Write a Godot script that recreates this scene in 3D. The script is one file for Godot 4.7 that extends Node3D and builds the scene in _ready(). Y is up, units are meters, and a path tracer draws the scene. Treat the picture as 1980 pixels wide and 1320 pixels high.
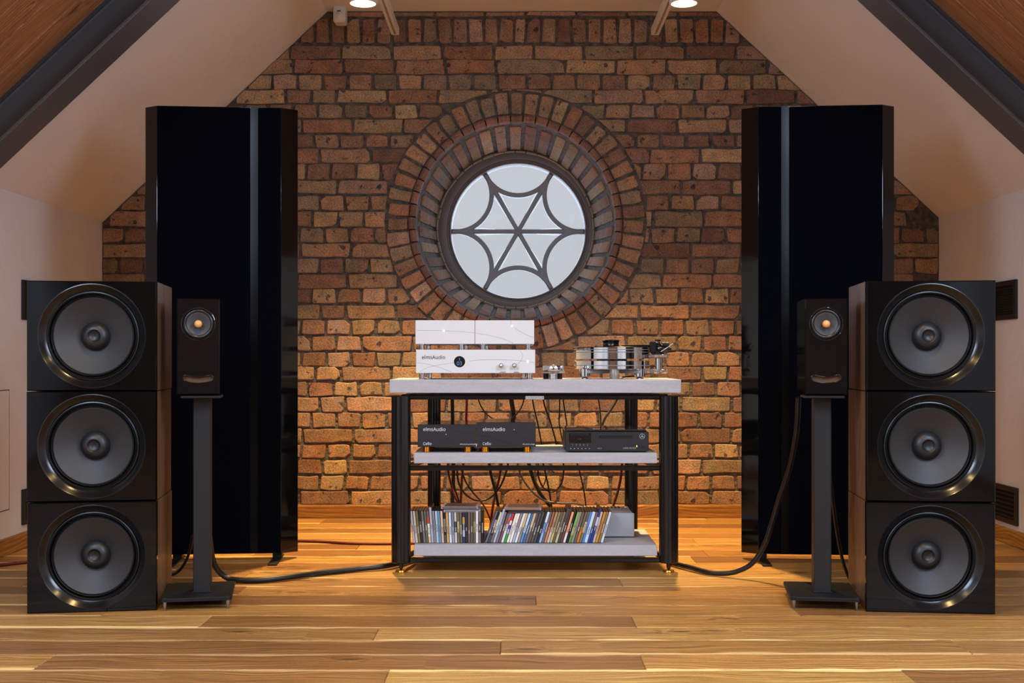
extends Node3D

# ---- photo frame: 1980 x 1320, eye 0.8 m above the floor, lens shifted a little up -------------------------------
const F := 2300.0
const CX := 995.0
const CY := 697.0
const EYE := 0.8

# room (metres; the camera looks along -z from the origin)
const WALL_Z := -6.07
const REAR_Z := 4.5
const XL := -2.103
const XR := 2.164
const EAVE_L := 1.505
const EAVE_R := 1.53
const TOP_Y := 2.58
const TOP_XL := -0.955
const TOP_XR := 1.03
const WIN_C := Vector2(0.005, 1.508)

var M := {}
var rng := RandomNumberGenerator.new()
var used_names := {}


func _ready() -> void:
	rng.seed = 20240
	# ---------------- camera ----------------
	var cam := Camera3D.new()
	cam.name = "camera"
	cam.position = Vector3(0, EYE, 0)
	cam.near = 0.05
	cam.far = 200.0
	cam.projection = Camera3D.PROJECTION_FRUSTUM
	cam.keep_aspect = Camera3D.KEEP_HEIGHT
	cam.size = 1320.0 / F * cam.near
	cam.frustum_offset = Vector2((990.0 - CX) / F, (CY - 660.0) / F) * cam.near
	add_child(cam)
	cam.current = true
	# ---------------- sky and exposure ----------------
	var env := Environment.new()
	env.background_mode = Environment.BG_SKY
	var sm := ProceduralSkyMaterial.new()
	sm.sky_top_color = Color(0.72, 0.74, 0.765)
	sm.sky_horizon_color = Color(0.72, 0.74, 0.765)
	sm.sky_curve = 0.25
	sm.ground_horizon_color = Color(0.60, 0.61, 0.62)
	sm.ground_bottom_color = Color(0.40, 0.39, 0.36)
	sm.sun_angle_max = 0.0
	sm.energy_multiplier = SKY_ENERGY
	var sky := Sky.new()
	sky.sky_material = sm
	env.sky = sky
	env.tonemap_mode = Environment.TONE_MAPPER_LINEAR
	env.tonemap_exposure = EXPOSURE
	env.sdfgi_enabled = true
	env.ssao_enabled = true
	env.ssil_enabled = true
	var we := WorldEnvironment.new()
	we.name = "environment"
	we.environment = env
	add_child(we)
	# ---------------- daylight through the roof windows behind the camera ----------------
	for side in [-1, 1]:
		var sl := slope_frame(side)
		for z in SKYLIGHT_Z:
			var day := AreaLight3D.new()
			day.name = "roof_window_daylight"
			day.area_size = Vector2(SKYLIGHT.x - 0.1, SKYLIGHT.y - 0.1)
			day.light_color = Color(0.80, 0.885, 1.0)
			day.light_energy = DAY_ENERGY
			day.area_range = 20.0
			day.shadow_enabled = true
			var c: Vector2 = sl.foot + sl.t * (sl.len * 0.5) + sl.out * 0.02
			day.transform = Transform3D(Basis(Vector3(sl.t.x, sl.t.y, 0) * -side, Vector3(0, 0, 1), Vector3(sl.out.x, sl.out.y, 0)), Vector3(c.x, c.y, z))
			add_child(day, true)
	# daylight falling in through the round window
	var rw := AreaLight3D.new()
	rw.name = "round_window_daylight"
	rw.area_size = Vector2(0.66, 0.66)
	rw.light_color = Color(0.80, 0.885, 1.0)
	rw.light_energy = ROUND_ENERGY
	rw.area_range = 12.0
	rw.shadow_enabled = true
	rw.transform = Transform3D(Basis(Vector3.UP, PI), Vector3(WIN_C.x, WIN_C.y, WALL_Z - 0.58))
	add_child(rw)
	build_scene()


const EXPOSURE := 1.0
const SKY_ENERGY := 1.2
const DAY_ENERGY := 9.0
const ROUND_ENERGY := 0.9
const SKYLIGHT := Vector2(1.15, 1.5)     # along the slope, along the room
const SKYLIGHT_Z := [-1.9, 1.7]
const SPOT_ENERGY := 14.5
const FILL_ENERGY := 1.2
const WARM := Color(1.0, 0.83, 0.55)


func build_scene() -> void:
	make_materials()
	build_room()
	build_brick_wall()
	build_round_window()
	build_floor()
	build_beams()
	build_wall_fittings()
	build_lamps()
	build_panel_speakers()
	build_bass_cabinets()
	build_monitors()
	build_rack()
	build_top_shelf_things()
	build_middle_shelf_things()
	build_bottom_shelf_things()
	build_cables()


# =====================================================================================================
# helpers
# =====================================================================================================
func at(px: float, py: float, d: float) -> Vector3:
	return Vector3((px - CX) * d / F, EYE + (CY - py) * d / F, -d)


class MB:
	var v := PackedVector3Array()
	var n := PackedVector3Array()
	var u := PackedVector2Array()
	var c := PackedColorArray()
	var col := Color.WHITE
	var xf := Transform3D()

	func tri(a: Vector3, b: Vector3, d: Vector3, na: Vector3, nb: Vector3, nd: Vector3, ua := Vector2.ZERO, ub := Vector2.ZERO, ud := Vector2.ZERO) -> void:
		var g := (b - a).cross(d - a)
		if (g.dot(na + nb + nd) > 0.0) != (xf.basis.determinant() < 0.0):
			var t := b
			b = d
			d = t
			t = nb
			nb = nd
			nd = t
			var s := ub
			ub = ud
			ud = s
		v.append_array([xf * a, xf * b, xf * d])
		var q := xf.basis
		n.append_array([(q * na).normalized(), (q * nb).normalized(), (q * nd).normalized()])
		u.append_array([ua, ub, ud])
		c.append_array([col, col, col])

	func flat(a: Vector3, b: Vector3, d: Vector3, out: Vector3, ua := Vector2.ZERO, ub := Vector2.ZERO, ud := Vector2.ZERO) -> void:
		var g := (b - a).cross(d - a)
		if g.length_squared() < 1e-16:
			return
		g = g.normalized()
		if g.dot(out) < 0.0:
			g = -g
		tri(a, b, d, g, g, g, ua, ub, ud)

	func quad(a: Vector3, b: Vector3, d: Vector3, e: Vector3, out: Vector3) -> void:
		flat(a, b, d, out)
		flat(a, d, e, out)

	# chamfered box
	func box(ctr: Vector3, size: Vector3, bev := 0.0, basis := Basis()) -> void:
		var keep := xf
		xf = xf * Transform3D(basis, ctr)
		var h := size * 0.5
		bev = minf(bev, minf(h.x, minf(h.y, h.z)) * 0.95)
		var i := h - Vector3.ONE * bev
		for ax in 3:
			var b1 := (ax + 1) % 3
			var b2 := (ax + 2) % 3
			for s in [-1.0, 1.0]:
				var p := []
				for q in [[-1, -1], [1, -1], [1, 1], [-1, 1]]:
					var w := Vector3()
					w[ax] = s * h[ax]
					w[b1] = q[0] * i[b1]
					w[b2] = q[1] * i[b2]
					p.append(w)
				var o := Vector3()
				o[ax] = s
				quad(p[0], p[1], p[2], p[3], o)
		if bev > 0.0:
			for ax in 3:
				var b1 := (ax + 1) % 3
				var b2 := (ax + 2) % 3
				for s1 in [-1.0, 1.0]:
					for s2 in [-1.0, 1.0]:
						var p := []
						for e in [-1.0, 1.0]:
							var w := Vector3()
							w[ax] = e * i[ax]
							w[b1] = s1 * h[b1]
							w[b2] = s2 * i[b2]
							var w2 := w
							w2[b1] = s1 * i[b1]
							w2[b2] = s2 * h[b2]
							p.append(w)
							p.append(w2)
						var o := Vector3()
						o[b1] = s1
						o[b2] = s2
						quad(p[0], p[1], p[3], p[2], o)
			for sx in [-1.0, 1.0]:
				for sy in [-1.0, 1.0]:
					for sz in [-1.0, 1.0]:
						flat(Vector3(sx * h.x, sy * i.y, sz * i.z), Vector3(sx * i.x, sy * h.y, sz * i.z), Vector3(sx * i.x, sy * i.y, sz * h.z), Vector3(sx, sy, sz))
		xf = keep

	# prof: (radius, height) up the local y axis; normals are smoothed where the profile bends less than 40 degrees
	func lathe(prof: PackedVector2Array, segs := 32, t := Transform3D(), from := 0.0, sweep := TAU) -> void:
		var keep := xf
		xf = xf * t
		var m := prof.size()
		var dirs := []
		for k in m - 1:
			dirs.append((prof[k + 1] - prof[k]).normalized())
		for k in m - 1:
			var n0: Vector2 = Vector2(dirs[k].y, -dirs[k].x)
			var n1 := n0
			var na := n0
			if k > 0 and dirs[k].dot(dirs[k - 1]) > 0.766:
				na = (n0 + Vector2(dirs[k - 1].y, -dirs[k - 1].x)).normalized()
			if k < m - 2 and dirs[k].dot(dirs[k + 1]) > 0.766:
				n1 = (n0 + Vector2(dirs[k + 1].y, -dirs[k + 1].x)).normalized()
			for s in segs:
				var a0 := from + sweep * s / segs
				var a1 := from + sweep * (s + 1) / segs
				var c0 := Vector3(cos(a0), 0, sin(a0))
				var c1 := Vector3(cos(a1), 0, sin(a1))
				var p := prof[k]
				var q := prof[k + 1]
				var v00 := c0 * p.x + Vector3(0, p.y, 0)
				var v10 := c1 * p.x + Vector3(0, p.y, 0)
				var v01 := c0 * q.x + Vector3(0, q.y, 0)
				var v11 := c1 * q.x + Vector3(0, q.y, 0)
				var m00 := c0 * na.x + Vector3(0, na.y, 0)
				var m10 := c1 * na.x + Vector3(0, na.y, 0)
				var m01 := c0 * n1.x + Vector3(0, n1.y, 0)
				var m11 := c1 * n1.x + Vector3(0, n1.y, 0)
				if p.x > 1e-6:
					tri(v00, v10, v11, m00, m10, m11)
				if q.x > 1e-6:
					tri(v00, v11, v01, m00, m11, m01)
		xf = keep

	func tube(pts: PackedVector3Array, r: float, sides := 8, flatten := 1.0) -> void:
		var m := pts.size()
		var up := Vector3.UP
		var rings := []
		var norms := []
		var prev := Vector3()
		for k in m:
			var d := (pts[mini(k + 1, m - 1)] - pts[maxi(k - 1, 0)]).normalized()
			if k == 0:
				prev = d.cross(Vector3.UP if absf(d.y) < 0.9 else Vector3.RIGHT).normalized()
			else:
				prev = (prev - d * prev.dot(d)).normalized()
			var w := d.cross(prev)
			var ring := []
			var nn := []
			for s in sides:
				var a := TAU * s / sides
				ring.append(pts[k] + prev * cos(a) * r + w * sin(a) * r * flatten)
				nn.append((prev * cos(a) + w * sin(a)).normalized())
			rings.append(ring)
			norms.append(nn)
		for k in m - 1:
			for s in sides:
				var e := (s + 1) % sides
				tri(rings[k][s], rings[k][e], rings[k + 1][e], norms[k][s], norms[k][e], norms[k + 1][e])
				tri(rings[k][s], rings[k + 1][e], rings[k + 1][s], norms[k][s], norms[k + 1][e], norms[k + 1][s])
		for k in [0, m - 1]:
			var o := pts[0] - pts[1] if k == 0 else pts[m - 1] - pts[m - 2]
			for s in range(1, sides - 1):
				flat(rings[k][0], rings[k][s], rings[k][s + 1], o)

	# polygon (xy) extruded from z0 (front) back to z1, with a chamfer on the front edge
	func prism(poly: PackedVector2Array, z0: float, z1: float, bev := 0.0, back := true) -> void:
		if Geometry2D.is_polygon_clockwise(poly):
			poly = poly.duplicate()
			poly.reverse()
		var m := poly.size()
		var inner := poly
		var f := 1.0 if z0 > z1 else -1.0
		if bev > 0.0:
			inner = PackedVector2Array()
			for k in m:
				var d0 := (poly[k] - poly[(k + m - 1) % m]).normalized()
				var d1 := (poly[(k + 1) % m] - poly[k]).normalized()
				var nn := (Vector2(-d0.y, d0.x) + Vector2(-d1.y, d1.x)).normalized()
				inner.append(poly[k] + nn * bev)
		var tr := Geometry2D.triangulate_polygon(inner)
		if tr.is_empty():
			inner = poly
			bev = 0.0
			tr = Geometry2D.triangulate_polygon(inner)
		for k in range(0, tr.size(), 3):
			var a := inner[tr[k]]
			var b := inner[tr[k + 1]]
			var d := inner[tr[k + 2]]
			flat(Vector3(a.x, a.y, z0), Vector3(b.x, b.y, z0), Vector3(d.x, d.y, z0), Vector3(0, 0, f), a, b, d)
			if back:
				flat(Vector3(a.x, a.y, z1), Vector3(b.x, b.y, z1), Vector3(d.x, d.y, z1), Vector3(0, 0, -f))
		for k in m:
			var e := (k + 1) % m
			var ed := poly[e] - poly[k]
			var o := Vector3(ed.y, -ed.x, 0)
			var zb := z0 - f * bev
			if bev > 0.0:
				quad(Vector3(inner[k].x, inner[k].y, z0), Vector3(inner[e].x, inner[e].y, z0), Vector3(poly[e].x, poly[e].y, zb), Vector3(poly[k].x, poly[k].y, zb), o.normalized() + Vector3(0, 0, f))
			quad(Vector3(poly[k].x, poly[k].y, zb), Vector3(poly[e].x, poly[e].y, zb), Vector3(poly[e].x, poly[e].y, z1), Vector3(poly[k].x, poly[k].y, z1), o)

	# a plate with holes, cut in two along x = split so that no piece has a hole in it; the holes get walls
	func plate(outer: PackedVector2Array, holes: Array, split: float, z0: float, z1: float, walls := true) -> void:
		var f := 1.0 if z0 > z1 else -1.0
		for side in [-1.0, 1.0]:
			var half := PackedVector2Array([Vector2(split, -50), Vector2(split + side * 50, -50), Vector2(split + side * 50, 50), Vector2(split, 50)])
			var pieces: Array = Geometry2D.intersect_polygons(outer, half)
			for h in holes:
				var next := []
				for p in pieces:
					next.append_array(Geometry2D.clip_polygons(p, h))
				pieces = next
			for p in pieces:
				var tr := Geometry2D.triangulate_polygon(p)
				for k in range(0, tr.size(), 3):
					var a: Vector2 = p[tr[k]]
					var b: Vector2 = p[tr[k + 1]]
					var d: Vector2 = p[tr[k + 2]]
					flat(Vector3(a.x, a.y, z0), Vector3(b.x, b.y, z0), Vector3(d.x, d.y, z0), Vector3(0, 0, f))
					flat(Vector3(a.x, a.y, z1), Vector3(b.x, b.y, z1), Vector3(d.x, d.y, z1), Vector3(0, 0, -f))
		var rims := [[outer, 1.0]]
		if walls:
			for h in holes:
				rims.append([h, -1.0])
		for r in rims:
			var p: PackedVector2Array = r[0]
			var s: float = r[1] * (-1.0 if Geometry2D.is_polygon_clockwise(p) else 1.0)
			for k in p.size():
				var e := (k + 1) % p.size()
				var ed := p[e] - p[k]
				quad(Vector3(p[k].x, p[k].y, z0), Vector3(p[e].x, p[e].y, z0), Vector3(p[e].x, p[e].y, z1), Vector3(p[k].x, p[k].y, z1), Vector3(ed.y, -ed.x, 0) * s)

	func mesh() -> ArrayMesh:
		var a := []
		a.resize(Mesh.ARRAY_MAX)
		a[Mesh.ARRAY_VERTEX] = v
		a[Mesh.ARRAY_NORMAL] = n
		a[Mesh.ARRAY_TEX_UV] = u
		a[Mesh.ARRAY_COLOR] = c
		var am := ArrayMesh.new()
		am.add_surface_from_arrays(Mesh.PRIMITIVE_TRIANGLES, a)
		return am


func unique(called: String) -> String:
	if not used_names.has(called):
		used_names[called] = 0
		return called
	used_names[called] += 1
	return "%s_%03d" % [called, used_names[called]]


func thing(called: String, label: String, category: String, where := Vector3.ZERO, turn := 0.0, group := "") -> Node3D:
	var o := Node3D.new()
	o.name = unique(called)
	add_child(o)
	o.position = where
	o.rotation.y = turn
	tag(o, label, category, group)
	return o


func tag(o: Node, label: String, category: String, group := "") -> void:
	o.set_meta("label", label)
	o.set_meta("category", category)
	if group != "":
		o.set_meta("group", group)


# a part (or a sub-part) under a thing; repeats get a three-digit number
func part(called: String, mb: MB, mat: Material, parent: Node3D, where := Vector3.ZERO) -> MeshInstance3D:
	return part_mesh(called, mb.mesh(), mat, parent, where)


func part_mesh(called: String, mesh: Mesh, mat: Material, parent: Node3D, where := Vector3.ZERO) -> MeshInstance3D:
	var o := MeshInstance3D.new()
	var counts: Dictionary = parent.get_meta("_n") if parent.has_meta("_n") else {}
	var k: int = counts.get(called, 0)
	counts[called] = k + 1
	parent.set_meta("_n", counts)
	o.name = called if k == 0 else "%s_%03d" % [called, k]
	o.mesh = mesh
	o.material_override = mat
	o.position = where
	parent.add_child(o, true)
	return o


func structure(called: String, label: String, category: String) -> Node3D:
	var o := thing(called, label, category)
	o.set_meta("kind", "structure")
	return o


func circle(c: Vector2, r: float, segs := 64) -> PackedVector2Array:
	var p := PackedVector2Array()
	for k in segs:
		p.append(c + Vector2(cos(TAU * k / segs), sin(TAU * k / segs)) * r)
	return p


func rect(x0: float, y0: float, x1: float, y1: float) -> PackedVector2Array:
	return PackedVector2Array([Vector2(x0, y0), Vector2(x1, y0), Vector2(x1, y1), Vector2(x0, y1)])


func round_rect(x0: float, y0: float, x1: float, y1: float, r: float, segs := 4) -> PackedVector2Array:
	var p := PackedVector2Array()
	var cs := [Vector2(x1 - r, y1 - r), Vector2(x0 + r, y1 - r), Vector2(x0 + r, y0 + r), Vector2(x1 - r, y0 + r)]
	for q in 4:
		for k in segs + 1:
			var a := PI / 2 * (q + float(k) / segs)
			p.append(cs[q] + Vector2(cos(a), sin(a)) * r)
	return p


func smooth(pts: Array, per := 8) -> PackedVector3Array:
	var out := PackedVector3Array()
	var m := pts.size()
	for k in m - 1:
		var p0: Vector3 = pts[maxi(k - 1, 0)]
		var p1: Vector3 = pts[k]
		var p2: Vector3 = pts[k + 1]
		var p3: Vector3 = pts[mini(k + 2, m - 1)]
		for s in per:
			out.append(p1.cubic_interpolate(p2, p0, p3, float(s) / per))
	out.append(pts[m - 1])
	return out


const LAY := Basis(Vector3(1, 0, 0), Vector3(0, 0, 1), Vector3(0, -1, 0))   # turns a lathe's y axis to point at the viewer (+z)


func lettering(words: String, height: float, mat: Material, parent: Node3D, where: Vector3, called := "lettering", left := true) -> MeshInstance3D:
	var t := TextMesh.new()
	var f := SystemFont.new()
	f.font_names = PackedStringArray(["Droid Sans"])
	t.font = f
	t.text = words
	t.font_size = 64
	t.pixel_size = height / 46.0
	t.depth = 0.0006
	t.curve_step = 4.0
	t.horizontal_alignment = HORIZONTAL_ALIGNMENT_LEFT if left else HORIZONTAL_ALIGNMENT_CENTER
	t.vertical_alignment = VERTICAL_ALIGNMENT_CENTER
	return part_mesh(called, t, mat, parent, where)


# =====================================================================================================
# materials
# =====================================================================================================
func mat(called: String, color: Color, rough := 0.5, metal := 0.0) -> StandardMaterial3D:
	var m := StandardMaterial3D.new()
	m.resource_name = called
	m.albedo_color = color
	m.roughness = rough
	m.metallic = metal
	M[called] = m
	return m


func tri_map(m: StandardMaterial3D, scale: float, world := false) -> void:
	m.uv1_triplanar = true
	m.uv1_world_triplanar = world
	m.uv1_scale = Vector3.ONE * scale


func noise(freq: float, oct := 4, sd := 1, kind := FastNoiseLite.TYPE_SIMPLEX_SMOOTH) -> FastNoiseLite:
	var f := FastNoiseLite.new()
	f.noise_type = kind
	f.frequency = freq
	f.fractal_octaves = oct
	f.seed = sd
	return f


func noise_tex(freq: float, size := 512, oct := 4, sd := 1) -> NoiseTexture2D:
	var t := NoiseTexture2D.new()
	t.width = size
	t.height = size
	t.seamless = true
	t.noise = noise(freq, oct, sd)
	return t


func wood_texture(sd: int, light: Color, dark: Color, sap: float, knots: int, w := 1024, h := 128, amp := 1.0) -> ImageTexture:
	var im := Image.create(w, h, false, Image.FORMAT_RGB8)
	var r := RandomNumberGenerator.new()
	r.seed = sd
	var fine := noise(0.5, 3, sd)
	var streak := noise(0.06, 3, sd + 7)
	var bend := noise(0.006, 2, sd + 13)
	var kn := []
	for k in knots:
		kn.append([r.randf_range(0, w), r.randf_range(0.2, 0.8) * h, r.randf_range(5, 11)])
	var heart := r.randf_range(-0.3, 1.3) * h
	for y in h:
		for x in w:
			var sx := float(x)
			var warp := bend.get_noise_2d(sx * 0.6, y * 0.8) * 26.0 * amp
			var dark_knot := 0.0
			for q in kn:
				var dx: float = (sx - q[0]) / (q[2] * 2.6)
				var dy: float = (y - q[1]) / q[2]
				var d2 := dx * dx + dy * dy
				warp += 26.0 * exp(-d2 * 0.35) * signf(dy + 0.01)
				dark_knot += exp(-d2 * 2.2)
			var yy := y + warp
			var ring := 0.5 + 0.5 * sin(absf(yy - heart) * 0.42 + fine.get_noise_2d(sx * 0.05, yy) * 2.0)
			var g := 0.5 + 0.20 * amp * (ring - 0.5) + 0.60 * streak.get_noise_2d(sx * 0.05, yy * 2.2) * (0.5 + 0.5 * amp) + 0.40 * fine.get_noise_2d(sx * 0.05, yy * 1.6)
			g = clampf(g, 0.0, 1.0)
			var c := dark.lerp(light, g)
			c = c.lerp(dark * 0.5, clampf(dark_knot * 0.8, 0.0, 0.8))
			if sap > 0.0:
				var e := (h - y) + bend.get_noise_2d(sx, 900) * 14.0
				c = c.lerp(Color(0.96, 0.84, 0.62), smoothstep(sap + 3.0, sap - 3.0, e) * 0.85)
			im.set_pixel(x, y, c)
	return ImageTexture.create_from_image(im)


func brick_texture() -> Array:
	var s := 768
	var im := Image.create(s, s, false, Image.FORMAT_RGB8)
	var hm := Image.create(s, s, false, Image.FORMAT_L8)
	var a := noise(0.012, 4, 5)
	var b := noise(0.09, 4, 6)
	var pit := noise(0.10, 2, 8, FastNoiseLite.TYPE_CELLULAR)
	var burn := noise(0.016, 3, 9)
	for y in s:
		for x in s:
			var v := 0.82 + 0.12 * a.get_noise_2d(x, y) + 0.22 * b.get_noise_2d(x, y)
			var burnt := smoothstep(0.44, 0.68, burn.get_noise_2d(x, y) + 0.25 * b.get_noise_2d(x * 1.6, y * 1.6))
			var hole := smoothstep(0.50, 0.60, b.get_noise_2d(x * 2.1 + 400, y * 2.1))
			v *= 1.0 - 0.5 * burnt
			v *= 1.0 - 0.55 * hole
			v = clampf(v, 0.05, 1.0)
			var warm := a.get_noise_2d(x + 300, y + 500) * 0.10
			im.set_pixel(x, y, Color(clampf(v * (1.0 + warm), 0, 1), v, clampf(v * (1.0 - warm) * (1.0 + 0.25 * burnt), 0, 1)))
			var hh := 0.55 + 0.30 * b.get_noise_2d(x, y) + 0.15 * a.get_noise_2d(x * 2, y * 2) - 0.4 * hole
			hm.set_pixel(x, y, Color(hh, hh, hh))
	return [ImageTexture.create_from_image(im), ImageTexture.create_from_image(hm)]


func make_materials() -> void:
	var m: StandardMaterial3D
	# plaster
	m = mat("plaster", Color(0.81, 0.80, 0.79), 0.75)
	m.heightmap_enabled = true
	m.heightmap_texture = noise_tex(0.02, 512, 4, 3)
	m.heightmap_scale = 0.12
	tri_map(m, 1.2, true)
	# bricks
	var bt := brick_texture()
	m = mat("brick", Color(1, 1, 1), 0.92)
	m.albedo_texture = bt[0]
	m.vertex_color_use_as_albedo = true
	m.heightmap_enabled = true
	m.heightmap_texture = bt[1]
	m.heightmap_scale = 0.3
	tri_map(m, 1.25, true)
	m = mat("mortar", Color(0.44, 0.40, 0.37), 0.95)
	m.albedo_texture = noise_tex(0.03, 512, 5, 21)
	var ramp := Gradient.new()
	ramp.set_color(0, Color(0.55, 0.55, 0.55))
	ramp.set_color(1, Color(1, 1, 1))
	m.albedo_texture.color_ramp = ramp
	m.heightmap_enabled = true
	m.heightmap_texture = noise_tex(0.05, 512, 5, 22)
	m.heightmap_scale = 0.8
	tri_map(m, 1.5, true)
	# floor oak
	var light := Color(0.84, 0.665, 0.415)
	var dark := Color(0.50, 0.355, 0.20)
	for k in 5:
		m = mat("oak_%d" % k, Color(1, 1, 1), 0.36)
		m.albedo_texture = wood_texture(100 + k, light, dark, [0.0, 13.0, 4.0, 8.0, 16.0][k], [1, 0, 2, 0, 1][k])
		m.vertex_color_use_as_albedo = true
		m.texture_repeat = true
	m = mat("oak_trim", Color(0.86, 0.76, 0.60), 0.4)
	m.albedo_texture = M["oak_0"].albedo_texture
	m = mat("oak_field", Color(0.80, 0.70, 0.56), 0.36)
	m.albedo_texture = M["oak_2"].albedo_texture
	tri_map(m, 0.5, true)
	for k in 3:
		m = mat("cedar_%d" % k, Color(1, 1, 1), 0.55)
		m.albedo_texture = wood_texture(200 + k, Color(0.70, 0.48, 0.30), Color(0.42, 0.26, 0.15), 0.0, 2, 1024, 128)
	m = mat("cedar_field", Color(0.9, 0.9, 0.9), 0.55)
	m.albedo_texture = M["cedar_0"].albedo_texture
	tri_map(m, 0.6)
	# walnut veneer
	m = mat("walnut", Color(1, 1, 1), 0.35)
	m.albedo_texture = wood_texture(300, Color(0.56, 0.43, 0.33), Color(0.26, 0.175, 0.12), 0.0, 1, 512, 256)
	# limed ash of the rack shelves
	m = mat("limed_ash", Color(1, 1, 1), 0.6)
	m.albedo_texture = wood_texture(400, Color(0.72, 0.715, 0.735), Color(0.63, 0.625, 0.645), 0.0, 0, 1024, 256, 0.15)
	tri_map(m, 1.3)
	# black things
	m = mat("piano_black", Color(0.035, 0.035, 0.04), 0.06)
	m.heightmap_enabled = true
	m.heightmap_texture = noise_tex(0.03, 256, 2, 31)
	m.heightmap_scale = 0.01
	tri_map(m, 2.0)
	m = mat("cabinet_black", Color(0.03, 0.029, 0.031), 0.06)
	m.metallic_specular = 0.38
	m = mat("ring_satin", Color(0.04, 0.04, 0.046), 0.2)
	m = mat("strip_satin", Color(0.03, 0.03, 0.035), 0.2)
	m.metallic_specular = 0.3
	m = mat("black_cloth", Color(0.015, 0.02, 0.05), 0.95)
	m.metallic_specular = 0.15
	m = mat("powder_black", Color(0.09, 0.09, 0.095), 0.5)
	m.metallic_specular = 0.35
	m = mat("powder_grey", Color(0.135, 0.13, 0.125), 0.5)
	m.metallic_specular = 0.35
	m = mat("rack_black", Color(0.05, 0.05, 0.055), 0.2)
	m = mat("steel_paint", Color(0.30, 0.30, 0.31), 0.33)
	m.heightmap_enabled = true
	m.heightmap_texture = noise_tex(0.12, 512, 3, 33)
	m.heightmap_scale = 0.06
	tri_map(m, 3.0)
	m = mat("rubber", Color(0.03, 0.03, 0.032), 0.4)
	m = mat("paper_cone", Color(0.15, 0.143, 0.142), 0.5)
	m.heightmap_enabled = true
	m.heightmap_texture = noise_tex(0.25, 256, 3, 34)
	m.heightmap_scale = 0.05
	tri_map(m, 6.0)
	m = mat("dust_cap", Color(0.09, 0.09, 0.10), 0.42)
	m = mat("gasket", Color(0.06, 0.06, 0.064), 0.3)
	m = mat("grey_cone", Color(0.24, 0.245, 0.26), 0.55)
	m = mat("plug_wood", Color(0.86, 0.62, 0.36), 0.35)
	m = mat("port_lining", Color(0.36, 0.23, 0.10), 0.6)
	m = mat("amp_white", Color(0.835, 0.84, 0.845), 0.5)
	m.heightmap_enabled = true
	m.heightmap_texture = noise_tex(0.2, 256, 3, 35)
	m.heightmap_scale = 0.01
	tri_map(m, 5.0)
	m = mat("engraving", Color(0.52, 0.52, 0.56), 0.6)
	m = mat("engraving_dark", Color(0.09, 0.09, 0.10), 0.6)
	m = mat("ink", Color(0.25, 0.25, 0.27), 0.6)
	m = mat("white_ink", Color(0.85, 0.85, 0.88), 0.6)
	m = mat("grey_ink", Color(0.62, 0.62, 0.64), 0.6)
	m = mat("box_black", Color(0.075, 0.075, 0.082), 0.5)
	m = mat("box_top", Color(0.13, 0.13, 0.14), 0.12)
	m = mat("chrome", Color(0.86, 0.87, 0.88), 0.06, 1.0)
	m = mat("satin_metal", Color(0.78, 0.78, 0.79), 0.3, 1.0)
	m = mat("silver_paint", Color(0.70, 0.705, 0.70), 0.45)
	m = mat("gold", Color(0.93, 0.66, 0.25), 0.16, 1.0)
	m = mat("spike_steel", Color(0.62, 0.61, 0.60), 0.3, 1.0)
	m = mat("acrylic", Color(0.97, 0.98, 1.0, 0.06), 0.03)
	m.refraction_enabled = true
	m.refraction_scale = 0.049
	m = mat("pane_glass", Color(1, 1, 1, 0.05), 0.02)
	m.transparency = BaseMaterial3D.TRANSPARENCY_ALPHA
	m = mat("smoked_glass", Color(0.32, 0.33, 0.36, 0.35), 0.03)
	m.transparency = BaseMaterial3D.TRANSPARENCY_ALPHA
	m = mat("clear_plastic", Color(0.62, 0.63, 0.66), 0.1)
	m = mat("case_black", Color(0.07, 0.07, 0.075), 0.25)
	m = mat("spine_print", Color(1, 1, 1), 0.35)
	m.vertex_color_use_as_albedo = true
	m = mat("vinyl", Color(0.025, 0.022, 0.025), 0.3)
	m = mat("frame_paint", Color(0.40, 0.345, 0.31), 0.45)
	m = mat("bar_paint", Color(0.52, 0.52, 0.53), 0.5)
	m = mat("putty", Color(0.62, 0.58, 0.50), 0.7)
	m = mat("vent_brown", Color(0.085, 0.07, 0.06), 0.5)
	m = mat("shadow_gap", Color(0.02, 0.02, 0.02), 0.9)
	m = mat("white_plastic", Color(0.82, 0.81, 0.79), 0.4)
	m = mat("cable_black", Color(0.035, 0.035, 0.037), 0.38)
	m = mat("cable_grey", Color(0.34, 0.33, 0.33), 0.3)
	m = mat("cable_red", Color(0.36, 0.08, 0.06), 0.6)
	m.albedo_texture = stripes(Color(0.95, 0.35, 0.25), Color(0.14, 0.05, 0.06))
	tri_map(m, 60.0)
	m.albedo_color = Color(0.62, 0.5, 0.5)
	m = mat("display_black", Color(0.035, 0.033, 0.034), 0.25)
	m = mat("lamp_glow", Color(1, 1, 1), 0.5)
	m.emission_enabled = true
	m.emission = Color(1.0, 0.90, 0.74)
	m.emission_energy_multiplier = 6.0
	m = mat("violet_led", Color(0.8, 0.75, 1.0), 0.4)
	m.emission_enabled = true
	m.emission = Color(0.62, 0.50, 1.0)
	m.emission_energy_multiplier = 3.0
	m = mat("yellow_led", Color(0.9, 0.8, 0.2), 0.4)
	m.emission_enabled = true
	m.emission = Color(0.95, 0.85, 0.15)
	m.emission_energy_multiplier = 1.2
	m = mat("display_digits", Color(0.35, 0.5, 0.7), 0.5)
	m.emission_enabled = true
	m.emission = Color(0.35, 0.47, 0.60)
	m.emission_energy_multiplier = 0.3


func stripes(a: Color, b: Color) -> ImageTexture:
	var im := Image.create(32, 32, false, Image.FORMAT_RGB8)
	for y in 32:
		for x in 32:
			im.set_pixel(x, y, a if (x + y) % 16 < 6 else b)
	return ImageTexture.create_from_image(im)


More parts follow.
